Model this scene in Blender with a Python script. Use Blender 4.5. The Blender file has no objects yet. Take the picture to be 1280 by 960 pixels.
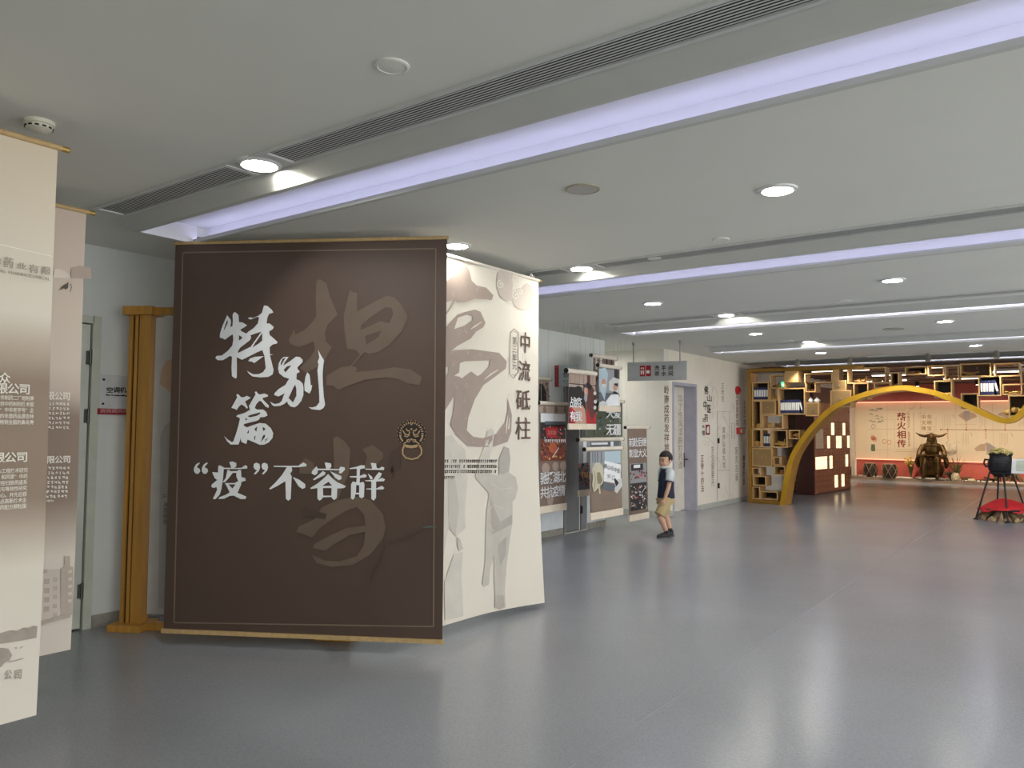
import bpy, bmesh, math, random
from mathutils import Vector, Matrix
from mathutils.geometry import tessellate_polygon
random.seed(7)
C = bpy.context.scene.collection
SC = bpy.context.scene
V = Vector
# ------------------------------------------------------------------ camera
FPX, YAW, PITCH, ROLL = 966.61, math.radians(36.4534), math.radians(3.10815), math.radians(0.42013)
CAM = V((0, 0, 1.5))
FW = V((-math.sin(YAW)*math.cos(PITCH), math.cos(YAW)*math.cos(PITCH), math.sin(PITCH)))
_r0 = V((math.cos(YAW), math.sin(YAW), 0)); _u0 = _r0.cross(FW)
CR = math.cos(ROLL)*_r0 + math.sin(ROLL)*_u0
CU = -math.sin(ROLL)*_r0 + math.cos(ROLL)*_u0
cd = bpy.data.cameras.new('camera'); cam = bpy.data.objects.new('camera', cd); C.objects.link(cam)
cd.sensor_width = 36; cd.lens = FPX*36/1280; cd.clip_start = .05; cd.clip_end = 200
cam.matrix_world = Matrix(((CR.x, CU.x, -FW.x, CAM.x), (CR.y, CU.y, -FW.y, CAM.y), (CR.z, CU.z, -FW.z, CAM.z), (0, 0, 0, 1)))
SC.camera = cam
# ------------------------------------------------------------------ world, exposure
W = bpy.data.worlds.new('daylight'); SC.world = W; W.use_nodes = True
W.node_tree.nodes['Background'].inputs[0].default_value = (0.98, 0.985, 0.955, 1)
W.node_tree.nodes['Background'].inputs[1].default_value = 3.0
SC.view_settings.view_transform = 'Standard'; SC.view_settings.look = 'None'
SC.view_settings.exposure = 0.62; SC.view_settings.gamma = 1; SC.view_settings.use_curve_mapping = False
SC.cycles.use_denoising = True
SC.cycles.max_bounces = 8; SC.cycles.diffuse_bounces = 5; SC.cycles.glossy_bounces = 4
SC.cycles.sample_clamp_indirect = 3; SC.cycles.caustics_reflective = False; SC.cycles.caustics_refractive = False
LAMP = 85.0        # recessed lamps of the hall
CENT = 3.7          # light strips in the coves
WARM = 26.0        # warm lamps of the far gallery

# ------------------------------------------------------------------ pixel -> world on a real plane
def ray(x, y): return (x-640)/FPX*CR - (y-480)/FPX*CU + FW
def on(x, y, ax, val):
    d = ray(x, y); t = (val-CAM[ax])/d[ax]; return CAM + t*d
def onpl(x, y, P, N):
    d = ray(x, y); t = (P-CAM).dot(N)/d.dot(N); return CAM + t*d

# ------------------------------------------------------------------ materials
def lin(c):
    c = c/255.0
    return c/12.92 if c <= .04045 else ((c+.055)/1.055)**2.4
MC = {}
def mat(name, rgb, rough=.6, metal=0, var=.06, scale=6, bump=0, bscale=60, emit=0, stretch=None, coat=0, spec=.5, dark=None, trans=0):
    if name in MC: return MC[name]
    m = bpy.data.materials.new(name); m.use_nodes = True; MC[name] = m
    nt = m.node_tree; b = nt.nodes['Principled BSDF']
    col = [lin(c) for c in rgb]
    b.inputs['Roughness'].default_value = rough; b.inputs['Metallic'].default_value = metal
    b.inputs['Specular IOR Level'].default_value = spec
    if coat: b.inputs['Coat Weight'].default_value = coat; b.inputs['Coat Roughness'].default_value = .15
    if trans: b.inputs['Transmission Weight'].default_value = trans
    if emit:
        b.inputs['Base Color'].default_value = (*col, 1)
        b.inputs['Emission Color'].default_value = (*col, 1); b.inputs['Emission Strength'].default_value = emit
        return m
    tc = nt.nodes.new('ShaderNodeTexCoord'); src = tc.outputs['Object']
    if stretch:
        mp = nt.nodes.new('ShaderNodeMapping'); mp.inputs['Scale'].default_value = stretch
        nt.links.new(src, mp.inputs[0]); src = mp.outputs[0]
    n = nt.nodes.new('ShaderNodeTexNoise'); n.inputs['Scale'].default_value = scale; n.inputs['Detail'].default_value = 4
    nt.links.new(src, n.inputs['Vector'])
    r = nt.nodes.new('ShaderNodeValToRGB')
    lo = [lin(c) for c in dark] if dark else [c*(1-var) for c in col]
    hi = col if dark else [min(1, c*(1+var)) for c in col]
    r.color_ramp.elements[0].position = .3; r.color_ramp.elements[1].position = .7
    r.color_ramp.elements[0].color = (*lo, 1); r.color_ramp.elements[1].color = (*hi, 1)
    nt.links.new(n.outputs[0], r.inputs[0]); nt.links.new(r.outputs[0], b.inputs['Base Color'])
    if bump:
        n2 = nt.nodes.new('ShaderNodeTexNoise'); n2.inputs['Scale'].default_value = bscale; n2.inputs['Detail'].default_value = 3
        nt.links.new(src, n2.inputs['Vector'])
        bp = nt.nodes.new('ShaderNodeBump'); bp.inputs['Strength'].default_value = bump; bp.inputs['Distance'].default_value = .01
        nt.links.new(n2.outputs[0], bp.inputs['Height']); nt.links.new(bp.outputs[0], b.inputs['Normal'])
    return m

M_ceil = mat('ceiling_paint', (222, 222, 214), .9, var=.015, scale=2)
M_wall = mat('wall_paint', (216, 220, 217), .8, var=.02, scale=3, bump=.05, bscale=200)
M_wallpaper = mat('wall_lettered_paper', (236, 229, 214), .8, var=.04, scale=2.2)
M_trim = mat('trim_grey', (178, 180, 172), .6)
M_white = mat('white_metal', (225, 226, 224), .4)
M_lamp = mat('lamp_glow', (255, 250, 240), emit=LAMP)
M_lampc = mat('lamp_glow_cool', (228, 232, 255), emit=LAMP)
M_wlamp = mat('lamp_glow_warm', (255, 214, 160), emit=WARM)
M_black = mat('black_gap', (18, 18, 18), .7)
M_slat = mat('diffuser_slat', (205, 206, 203), .5)
M_dslot = mat('diffuser_dark', (22, 22, 22), .8)
M_grey = mat('grey_metal', (150, 150, 148), .4, .6)
M_floor = None
def floor_mat():
    m = bpy.data.materials.new('vinyl_floor'); m.use_nodes = True; nt = m.node_tree; b = nt.nodes['Principled BSDF']
    tc = nt.nodes.new('ShaderNodeTexCoord')
    n = nt.nodes.new('ShaderNodeTexNoise'); n.inputs['Scale'].default_value = 90; n.inputs['Detail'].default_value = 5
    n1 = nt.nodes.new('ShaderNodeTexNoise'); n1.inputs['Scale'].default_value = .7; n1.inputs['Detail'].default_value = 3
    nt.links.new(tc.outputs['Object'], n.inputs['Vector']); nt.links.new(tc.outputs['Object'], n1.inputs['Vector'])
    mx = nt.nodes.new('ShaderNodeMix'); mx.data_type = 'FLOAT'; mx.inputs[0].default_value = .35
    nt.links.new(n.outputs[0], mx.inputs[2]); nt.links.new(n1.outputs[0], mx.inputs[3])
    r = nt.nodes.new('ShaderNodeValToRGB')
    r.color_ramp.elements[0].position = .1; r.color_ramp.elements[1].position = .9
    r.color_ramp.elements[0].color = (lin(122), lin(126), lin(133), 1); r.color_ramp.elements[1].color = (lin(168), lin(171), lin(177), 1)
    nt.links.new(mx.outputs[0], r.inputs[0]); nt.links.new(r.outputs[0], b.inputs['Base Color'])
    rr = nt.nodes.new('ShaderNodeMapRange'); rr.inputs[3].default_value = .20; rr.inputs[4].default_value = .262
    nt.links.new(n1.outputs[0], rr.inputs[0]); nt.links.new(rr.outputs[0], b.inputs['Roughness'])
    bp = nt.nodes.new('ShaderNodeBump'); bp.inputs['Strength'].default_value = .05; bp.inputs['Distance'].default_value = .004
    n3 = nt.nodes.new('ShaderNodeTexNoise'); n3.inputs['Scale'].default_value = 2.2; n3.inputs['Detail'].default_value = 2; nt.links.new(tc.outputs['Object'], n3.inputs['Vector'])
    b3 = nt.nodes.new('ShaderNodeBump'); b3.inputs['Strength'].default_value = .10; b3.inputs['Distance'].default_value = .03; nt.links.new(n3.outputs[0], b3.inputs['Height']); nt.links.new(b3.outputs[0], bp.inputs['Normal'])
    nt.links.new(n.outputs[0], bp.inputs['Height']); nt.links.new(bp.outputs[0], b.inputs['Normal'])
    return m
M_floor = floor_mat()

# ------------------------------------------------------------------ builders
WL = {}
class MB:
    def __init__(s): s.v = []; s.f = []; s.fm = []; s.k = 0
    def pts(s, ps): i = len(s.v); s.v += [V(p) for p in ps]; return i
    def face(s, ids): s.f.append(list(ids)); s.fm.append(s.k)
    def poly(s, ps): i = s.pts(ps); s.face(range(i, i+len(ps)))
    def box(s, x0, x1, y0, y1, z0, z1, M=None):
        ps = [(x, y, z) for z in (z0, z1) for y in (y0, y1) for x in (x0, x1)]
        if M: ps = [M @ V(p) for p in ps]
        i = s.pts(ps)
        for q in ((0, 2, 3, 1), (4, 5, 7, 6), (0, 1, 5, 4), (2, 6, 7, 3), (0, 4, 6, 2), (1, 3, 7, 5)): s.face([i+a for a in q])
        return s
    def prism(s, poly, fr):        # poly: list of 2d, fr(a,b,t) -> 3d with t 0/1
        n = len(poly); i = s.pts([fr(a, b, 0) for a, b in poly] + [fr(a, b, 1) for a, b in poly])
        s.face(range(i, i+n)); s.face(range(i+2*n-1, i+n-1, -1))
        for k in range(n): s.face([i+k, i+n+k, i+n+(k+1) % n, i+(k+1) % n])
        return s
    def loft(s, rings, cap=True, closed=True):
        n = len(rings[0]); st = []
        for r in rings: st.append(s.pts(r))
        for a, b in zip(st, st[1:]):
            for k in range(n if closed else n-1): s.face([a+k, a+(k+1) % n, b+(k+1) % n, b+k])
        if cap: s.face(range(st[0]+n-1, st[0]-1, -1)); s.face(range(st[-1], st[-1]+n))
        return s
    def tube(s, pts, r, n=8, cap=True):
        pts = [V(p) for p in pts]; m = len(pts); rs = r if isinstance(r, (list, tuple)) else [r]*m
        rings = []; ref = None
        for i, p in enumerate(pts):
            t = (pts[min(i+1, m-1)]-pts[max(i-1, 0)]).normalized()
            if ref is None: ref = V((0, 0, 1)) if abs(t.z) < .9 else V((1, 0, 0))
            a = t.cross(ref).normalized(); b = t.cross(a).normalized(); ref = -b if b.dot(ref) < 0 else b
            a = t.cross(ref).normalized(); b = a.cross(t)
            rings.append([p + rs[i]*(math.cos(q)*a+math.sin(q)*b) for q in [2*math.pi*k/n for k in range(n)]])
        return s.loft(rings, cap)
    def lathe(s, prof, c, n=16, cap=True, M=None):
        rings = []
        for r, z in prof:
            ring = [V((r*math.cos(2*math.pi*k/n), r*math.sin(2*math.pi*k/n), z)) for k in range(n)]
            rings.append([(M @ p if M else p) + V(c) for p in ring])
        return s.loft(rings, cap)
    def ell(s, c, rx, ry, rz, n=12, m=8, M=None, noise=0):
        prof = []; c = V(c); rings = []
        for j in range(1, m):
            a = math.pi*j/m - math.pi/2; ring = []
            for k in range(n):
                q = 2*math.pi*k/n; w = 1+random.uniform(-noise, noise)
                p = V((rx*math.cos(a)*math.cos(q)*w, ry*math.cos(a)*math.sin(q)*w, rz*math.sin(a)*w))
                ring.append((M @ p if M else p)+c)
            rings.append(ring)
        bot = V((0, 0, -rz)); top = V((0, 0, rz))
        st = [s.pts(r) for r in rings]
        for a, b in zip(st, st[1:]):
            for k in range(n): s.face([a+k, a+(k+1) % n, b+(k+1) % n, b+k])
        i = s.pts([(M @ bot if M else bot)+c, (M @ top if M else top)+c])
        for k in range(n): s.face([i, st[0]+(k+1) % n, st[0]+k]); s.face([i+1, st[-1]+k, st[-1]+(k+1) % n])
        return s
    def mesh(s, name, mats, o, smooth=False):
        me = bpy.data.meshes.new(name)
        me.from_pydata([p-o for p in s.v], [], s.f)
        for m in (mats if isinstance(mats, (list, tuple)) else [mats]): me.materials.append(m)
        for p, k in zip(me.polygons, s.fm): p.material_index = k
        if smooth:
            for p in me.polygons: p.use_smooth = True
        me.update(); return me
    def build(s, name, mats, parent=None, smooth=False, origin=None, bevel=0, recalc=True):
        if parent is None:
            if origin is None:
                lo = V((min(p[i] for p in s.v) for i in range(3))); hi = V((max(p[i] for p in s.v) for i in range(3)))
                origin = V(((lo.x+hi.x)/2, (lo.y+hi.y)/2, lo.z))
            origin = V(origin); w = origin
        else: w = WL[parent]; origin = V((0, 0, 0))
        me = s.mesh(name, mats, w, smooth)
        if recalc:
            bm = bmesh.new(); bm.from_mesh(me); bmesh.ops.recalc_face_normals(bm, faces=bm.faces[:]); bm.to_mesh(me); bm.free()
        if smooth: sharp(me)
        o = bpy.data.objects.new(name, me); C.objects.link(o); o.location = origin
        if parent: o.parent = parent
        WL[o] = w
        if bevel:
            b = o.modifiers.new('bevel', 'BEVEL'); b.width = bevel; b.segments = 2; b.limit_method = 'ANGLE'
        return o
def sharp(me, ang=.7):
    bm = bmesh.new(); bm.from_mesh(me)
    for e in bm.edges:
        if len(e.link_faces) == 2 and e.calc_face_angle(0) > ang: e.smooth = False
    bm.to_mesh(me); bm.free()
def tag(o, label, cat, group=None, kind=None):
    o['label'] = label; o['category'] = cat
    if group: o['group'] = group
    if kind: o['kind'] = kind
    return o
def thing(name, label, cat, loc, group=None):
    o = bpy.data.objects.new(name, None); C.objects.link(o); o.location = loc; o.empty_display_size = .1
    WL[o] = V(loc); return tag(o, label, cat, group)
def struct(o, label=None): 
    o['kind'] = 'structure'
    if label: o['label'] = label
    return o
def copy_tree(o, loc=None, label=None, rz=None, parent=None):
    c = o.copy(); C.objects.link(c); c.parent = parent
    if loc is not None: c.location = loc
    if rz is not None: c.rotation_euler = (0, 0, rz)
    if label: c['label'] = label
    for ch in list(o.children): copy_tree(ch, parent=c)
    return c
def ORI(c, u, n=None):   # frame matrix: x along u (horizontal), z up, y = z x u
    u = V((u[0], u[1], 0)).normalized(); y = V((0, 0, 1)).cross(u)
    return Matrix(((u.x, y.x, 0, c[0]), (u.y, y.y, 0, c[1]), (0, 0, 1, c[2]), (0, 0, 0, 1)))

# ------------------------------------------------------------------ flat print on a panel
GL = {}
def glyph(ch, bold=0.0):
    k = (ch, bold)
    if k in GL: return GL[k]
    c = bpy.data.curves.new('lettering', 'FONT'); c.body = ch; c.resolution_u = 2; c.offset = bold
    o = bpy.data.objects.new('lettering', c); C.objects.link(o)
    dg = bpy.context.evaluated_depsgraph_get(); me = bpy.data.meshes.new_from_object(o.evaluated_get(dg))
    v = [(p.co.x, p.co.y) for p in me.vertices]; f = [list(p.vertices) for p in me.polygons]
    bpy.data.objects.remove(o); bpy.data.curves.remove(c); bpy.data.meshes.remove(me)
    GL[k] = (v, f); return GL[k]
def gbox(v):
    return min(p[0] for p in v), min(p[1] for p in v), max(p[0] for p in v), max(p[1] for p in v)
class Panel:
    def __init__(s, P0, U, bend=None):
        s.P = V(P0); s.U = V(U).normalized(); s.N = s.U.cross(V((0, 0, 1))); s.bend = bend
    def uz(s, x, y):
        p = onpl(x, y, s.P, s.N); return ((p-s.P).dot(s.U), p.z)
    def pt(s, u, z, off=0):
        b = s.bend(u, z) if s.bend else 0
        q = s.P + s.U*u + s.N*(off+b); return V((q.x, q.y, z))
class Print:
    STEP = .0016
    def __init__(s, panel, base=.004): s.p = panel; s.v = []; s.f = []; s.fm = []; s.mats = []; s.base = base
    def mi(s, m):
        if m not in s.mats: s.mats.append(m)
        return s.mats.index(m)
    def add(s, vs, fs, m, layer):
        i = len(s.v); s.v += [(a, b, layer) for a, b in vs]
        for f in fs: s.f.append([i+q for q in f]); s.fm.append(s.mi(m))
    def polyuz(s, pts, m, layer=1, holes=()):
        loops = [[V((a, b, 0)) for a, b in L] for L in [pts, *holes]]
        tr = tessellate_polygon(loops); flat = [(p.x, p.y) for L in loops for p in L]
        s.add(flat, [list(t) for t in tr], m, layer)
    def poly(s, pts, m, layer=1, holes=(), T=None):
        g = (lambda q: s.p.uz(*T(*q))) if T else (lambda q: s.p.uz(*q))
        s.polyuz([g(q) for q in pts], m, layer, [[g(q) for q in h] for h in holes])
    def rect(s, x0, y0, x1, y1, m, layer=1):
        a = s.p.uz(x0, y0); b = s.p.uz(x1, y1); s.rectuz(a[0], a[1], b[0], b[1], m, layer)
    def rectuz(s, u0, z0, u1, z1, m, layer=1): s.add([(u0, z0), (u1, z0), (u1, z1), (u0, z1)], [[0, 1, 2, 3]], m, layer)
    def disc(s, x, y, rx, ry, m, layer=1, n=16, a0=0, a1=2*math.pi):
        s.poly([(x+rx*math.cos(a0+(a1-a0)*k/n), y+ry*math.sin(a0+(a1-a0)*k/n)) for k in range(n)], m, layer)
    def stroke(s, pts, w, m, layer=1, T=None):
        if T: pts = [T(*q) for q in pts]
        n = len(pts); ws = w if isinstance(w, (list, tuple)) else [w]*n; L = []; R = []
        for i, (x, y) in enumerate(pts):
            ax, ay = pts[max(i-1, 0)]; bx, by = pts[min(i+1, n-1)]; dx, dy = bx-ax, by-ay; l = math.hypot(dx, dy) or 1
            L.append((x-dy/l*ws[i]/2, y+dx/l*ws[i]/2)); R.append((x+dy/l*ws[i]/2, y-dx/l*ws[i]/2))
        vs = [s.p.uz(*q) for q in L+R]
        s.add(vs, [[i, i+1, n+i+1, n+i] for i in range(n-1)], m, layer)
    def char(s, ch, u0, z0, u1, z1, m, layer=1, bold=0, tight=False):
        if bold > .012:      # heavier strokes: the same glyph laid three times with a small shift
            du = (u1-u0)*bold*.55; dz = (z0-z1)*bold*.4
            for i_, (a_, c_) in enumerate(((-du, 0), (du, 0), (0, dz), (0, -dz))): s.char(ch, u0+a_, z0+c_, u1+a_, z1+c_, m, layer+.2*i_, .008, tight)
            return
        v, f = glyph(ch, bold)
        if not v: return
        a, b, c, d = gbox(v) if tight else gbox(glyph('国', bold)[0])
        if not tight and ch in '，。、“”"':
            pass
        s.add([(u0+(x-a)/(c-a)*(u1-u0), z1+(y-b)/(d-b)*(z0-z1)) for x, y in v], f, m, layer)
    def row(s, st, x0, y0, x1, y1, m, layer=1, bold=0, gap=.1, n=None):   # px of the row's top-left and bottom-right corner
        xm = (max(x0, 0)+x1)/2; a = (s.p.uz(x0, y0)[0], s.p.uz(xm, y0)[1]); b = (s.p.uz(x1, y1)[0], s.p.uz(xm, y1)[1]); n = n or len(st); c = (b[0]-a[0])/n
        for i, ch in enumerate(st): s.char(ch, a[0]+c*i, a[1], a[0]+c*(i+1-gap), b[1], m, layer, bold)
    def col(s, st, x0, y0, x1, y1, m, layer=1, bold=0, gap=.12):
        a = s.p.uz(x0, y0); b = s.p.uz(x1, y1); n = len(st); c = (a[1]-b[1])/n
        for i, ch in enumerate(st): s.char(ch, a[0], a[1]-c*i, b[0], a[1]-c*(i+1-gap), m, layer, bold)
    def word(s, st, x0, y0, x1, y1, m, layer=1, bold=0):
        a = s.p.uz(x0, y0); b = s.p.uz(x1, y1); s.char(st, a[0], a[1], b[0], b[1], m, layer, bold, True)
    def build(s, name, parent=None, cuts=()):
        w = WL[parent] if parent else V((0, 0, 0))
        bm = bmesh.new(); bv = [bm.verts.new(q) for q in s.v]
        for f, k in zip(s.f, s.fm):
            try: fc = bm.faces.new([bv[i] for i in f]); fc.material_index = k
            except ValueError: pass
        for ax, vals in cuts:
            for c in vals:
                co = V((c, 0, 0)) if ax == 0 else V((0, c, 0)); no = V((1, 0, 0)) if ax == 0 else V((0, 1, 0))
                bmesh.ops.bisect_plane(bm, geom=bm.verts[:]+bm.edges[:]+bm.faces[:], dist=1e-6, plane_co=co, plane_no=no)
        for q in bm.verts:
            u, z, l = q.co; q.co = s.p.pt(u, z, s.base+s.STEP*l) - w
        bm.normal_update()
        for f in bm.faces:
            if f.normal.dot(s.p.N) < 0: f.normal_flip()
        me = bpy.data.meshes.new(name); bm.to_mesh(me); bm.free()
        for m in s.mats: me.materials.append(m)
        o = bpy.data.objects.new(name, me); C.objects.link(o); WL[o] = w
        if parent: o.parent = parent
        return o
# ================================================================== THE SETTING
H = 2.82; XL = -5.89; XT = -5.66
XR = 5.0; Y0 = -3.6; Y1 = 25.6
b = MB(); b.box(-9.4, XR, Y0, Y1, -.12, 0); fl = struct(b.build('floor', M_floor))
M_seam = mat('floor_seam', (145, 148, 153), .3)
b = MB()
for x in (-1.86,): b.box(x-.0016, x+.0016, Y0, Y1, 0, .0006)
b.build('seam', M_seam, fl)
# beams with a lit recess: (chamfer start, lip start, opening start, opening end, lip end, chamfer end, lip z)
BEAMS = [(2.43, 2.55, 2.59, 2.97, 3.00, 3.10, 2.76), (5.58, 5.70, 5.75, 6.24, 6.28, 6.39, 2.76),
         (9.02, 9.14, 9.19, 9.58, 9.62, 9.73, 2.76), (12.26, 12.37, 12.42, 12.80, 12.84, 12.95, 2.76), (15.60, 15.72, 15.80, 16.38, 16.42, 16.54, 2.76)]
XB = -5.0; TOP = 2.885
ceil = bpy.data.objects.new('ceiling', None); C.objects.link(ceil); WL[ceil] = V((0, 0, 0)); ceil['kind'] = 'structure'
ceil['label'] = 'pale grey plaster ceiling with long lit recesses'
ys = [Y0] + [q for B in BEAMS for q in (B[0], B[5])] + [16.75]
for i in range(0, len(ys), 2):
    b = MB(); b.box(-9.4, XR, ys[i], ys[i+1], H, H+.3); b.build('ceiling_panel', M_ceil, ceil)
b = MB()
for B in BEAMS: b.box(-9.4, XB, B[0], B[5], H, H+.3)
b.build('ceiling_panel', M_ceil, ceil)
M_strip = [mat('cove_led_lavender', (214, 214, 255), emit=CENT), mat('cove_led_white', (236, 232, 255), emit=CENT*4.5)]
M_cove = mat('cove_paint', (226, 226, 228), .9, var=.01)
M_lip = mat('lip_paint', (196, 197, 190), .8, var=.02)
for i, B in enumerate(BEAMS):
    c0, l0, o0, o1, l1, c1, lz = B
    XB = -5.0 if i < 4 else -4.97
    cv = MB()
    cv.prism([(c0, H), (l0, lz), (o0, lz), (o0, lz+.026), (o0-.008, lz+.026), (o0-.012, lz+.012), (l0, lz+.012), (c0+.012, H+.01)], lambda a, z, t: V((XB+(XR-XB)*t, a, z)))
    cv.build('near_lip', M_lip, ceil)
    cv = MB()
    cv.prism([(c1, H), (l1, lz), (o1, lz), (o1, lz+.026), (o1+.008, lz+.026), (o1+.012, lz+.012), (l1, lz+.012), (c1-.012, H+.01)], lambda a, z, t: V((XB+(XR-XB)*t, a, z)))
    cv.build('far_lip', M_lip, ceil)
    cv = MB(); cv.box(XB, XR, c0-.02, c1+.02, TOP, TOP+.1)
    cv.box(XB, XR, c0-.02, c0+.02, H+.004, TOP); cv.box(XB, XR, c1-.02, c1+.02, H+.004, TOP)
    cv.box(XB-.004, XB+.02, l0, l1, lz+.002, TOP)
    cv.build('recess', M_cove, ceil)
    ms = M_strip[0 if i < 2 else 1]
    for y in (o0-.034, o1+.020):
        st = MB(); st.box(XB+.03, XR-.1, y, y+.014, lz+.016, lz+.026); st.build('light_strip', ms, ceil)
# far gallery: slatted timber ceiling
SL = [mat('slat_brown', (126, 88, 62), .5), mat('slat_dark', (84, 54, 38), .5), mat('slat_rose', (168, 112, 92), .5)]
cs = bpy.data.objects.new('ceiling', None); C.objects.link(cs); WL[cs] = V((0, 0, 0)); cs['kind'] = 'structure'
cs['label'] = 'slatted timber ceiling of the far gallery'
b = MB(); b.box(-6, XR, 16.75, Y1, H+.06, H+.3); b.build('backing', SL[1], cs)
y = 16.75; i = 0
while y < Y1-.1:
    b = MB(); b.box(-5.7, XR, y, y+.16, H-.02*(i % 3), H+.06); b.build('ceiling_slat', SL[(i*5+i//3) % 3], cs); y += .21; i += 1
# ---- left wall with two door openings
D1 = (1.80, 2.74, 2.24); D2 = (9.24, 9.80, 2.14)
def wallx(name, X, dx, ys, zs, m, par=None):
    b = MB()
    for (a, c), (z0, z1) in zip(ys, zs): b.box(min(X, X+dx), max(X, X+dx), a, c, z0, z1)
    return b.build(name, m, par)
wl = struct(wallx('wall_left', XL, -.2, [(Y0, D1[0]), (D1[0], D1[1]), (D1[1], D2[0]), (D2[0], D2[1]), (D2[1], 10.36)],
            [(0, H), (D1[2], H), (0, H), (D2[2], H), (0, H)], M_wall))
b = MB(); b.box(-9.4, XL-.2, 10.16, 10.36, 0, H); struct(b.build('wall_corridor_near', M_wall))
b = MB(); b.box(-9.4, XT, 11.96, 12.16, 0, H); struct(b.build('wall_corridor_far', mat('wall_cream', (226, 222, 212), .8, var=.02)))
D3y0 = on(842, 560, 0, XT).y; D3y1 = on(869.5, 560, 0, XT).y; D3z = on(843, 481, 0, XT).z
wt = struct(wallx('wall_lettered', XT, -.24, [(12.16, D3y0), (D3y0, D3y1), (D3y1, Y1)], [(0, H), (D3z, H), (0, H)], M_wallpaper))
b = MB(); b.box(-6, XR, 25.42, 25.62, 0, H); struct(b.build('wall_back', M_wallpaper))
b = MB(); b.box(-9.4, XR, Y0-.2, Y0, 0, H+.3); struct(b.build('wall_front', M_wall))
b = MB(); b.box(-9.6, -9.4, Y0, Y1, 0, H); struct(b.build('wall_corridor_end', M_wall))
# right side: a long window wall that lets the daylight in
NW = 8; wy = [(Y0+.2+i*2.4, Y0+.2+i*2.4+2.2) for i in range(NW)]
b = MB(); b.box(XR, XR+.2, Y0, Y1, 0, .06); b.box(XR, XR+.2, Y0, Y1, 2.6, H+.3)
e = Y0
for (a, c) in wy: b.box(XR, XR+.2, e, a, .06, 2.6); e = c
b.box(XR, XR+.2, e, Y1, .06, 2.6)
struct(b.build('wall_right', M_wall))
for i, (a, c) in enumerate(wy):
    f = MB(); f.box(XR+.05, XR+.11, a, a+.05, .06, 2.6); f.box(XR+.05, XR+.11, c-.05, c, .06, 2.6); f.box(XR+.05, XR+.11, (a+c)/2-.03, (a+c)/2+.03, .11, 2.55)
    f.box(XR+.05, XR+.11, a, c, .06, .11); f.box(XR+.05, XR+.11, a, c, 2.55, 2.6)
    struct(f.build('window_%d' % (i+1), M_white))
    L = bpy.data.lights.new('window_portal', 'AREA'); L.shape = 'RECTANGLE'; L.size = 2.54; L.size_y = c-a; L.cycles.is_portal = True
    lo = bpy.data.objects.new('window_portal', L); C.objects.link(lo); lo.location = (XR+.22, (a+c)/2, 1.33); lo.rotation_euler = (0, math.pi/2, 0)
# baseboards
M_base = mat('baseboard_paint', (186, 188, 180), .5); M_basestone = mat('baseboard_stone', (150, 148, 138), .5, var=.15, scale=20)
b = MB(); b.box(XL, XL+.015, D1[1]+.06, D2[0]-.06, 0, .09); b.box(XL, XL+.015, D2[1]+.06, 10.37, 0, .09); struct(b.build('baseboard_left', M_basestone))
b = MB(); b.box(XT, XT+.015, 11.94, D3y0-.05, 0, .09); b.box(XT, XT+.015, D3y1+.05, 25.4, 0, .09); b.box(-9.4, XT, 11.945, 11.96, 0, .09); struct(b.build('baseboard_lettered', M_base))
# ---- doors
M_dframe = mat('door_frame_pale', (196, 200, 186), .5); M_leaf = mat('door_leaf_pale', (206, 210, 200), .5); M_hinge = mat('hinge_steel', (84, 84, 80), .4, .7)
d = struct(bpy.data.objects.new('door_1', None)); C.objects.link(d); WL[d] = V((XL, 2.27, 0)); d.location = WL[d]
b = MB(); b.box(XL-.16, XL+.018, D1[1]-.005, D1[1]+.055, 0, D1[2]+.05); b.box(XL-.16, XL+.018, D1[0]-.055, D1[0]+.005, 0, D1[2]+.05); b.box(XL-.16, XL+.018, D1[0], D1[1], D1[2]-.005, D1[2]+.05); b.build('door_frame', M_dframe, d)
b = MB(); b.box(XL-.05, XL-.006, D1[0]+.012, D1[1]-.014, .012, D1[2]-.014); b.build('door_leaf', M_leaf, d)
b = MB(); b.box(XL-.16, XL-.055, D1[0], D1[1], 0, D1[2]); b.build('dark_gap', M_black, d)
for z in (.28, 1.55, 1.98):
    b = MB(); b.tube([(XL+.004, D1[1]-.012, z-.055), (XL+.004, D1[1]-.012, z+.055)], .010, 8); b.box(XL-.005, XL+.003, D1[1]-.04, D1[1]+.012, z-.05, z+.05); b.build('hinge', M_hinge, d)
M_dgrey = mat('door_leaf_grey', (118, 121, 122), .45); M_dgframe = mat('door_frame_grey', (128, 131, 133), .45)
d = struct(bpy.data.objects.new('door_2', None)); C.objects.link(d); WL[d] = V((XL, 9.5, 0)); d.location = WL[d]
b = MB(); b.box(XL-.16, XL+.02, D2[1]-.15, D2[1]+.01, 0, D2[2]+.06); b.box(XL-.16, XL+.02, D2[0]-.04, D2[0]+.01, 0, D2[2]+.06); b.box(XL-.16, XL+.02, D2[0], D2[1], D2[2], D2[2]+.06); b.build('door_frame', M_dgframe, d)
b = MB(); b.box(XL-.04, XL+.006, D2[0]+.02, D2[1]-.185, .02, D2[2]-.01); b.build('door_leaf', M_dgrey, d)
b = MB(); b.box(XL-.02, XL+.01, D2[1]-.185, D2[1]-.165, .02, D2[2]-.01); b.build('leaf_edge', M_white, d)
b = MB(); b.box(XL-.16, XL-.042, D2[0], D2[1], 0, D2[2]); b.build('dark_gap', M_black, d)
for z in (.3, 1.1, 1.9):
    b = MB(); b.tube([(XL+.02, D2[1]-.155, z-.06), (XL+.02, D2[1]-.155, z+.06)], .013, 8); b.box(XL+.02, XL+.025, D2[1]-.15, D2[1]-.11, z-.05, z+.05); b.build('hinge', M_black, d)
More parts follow.
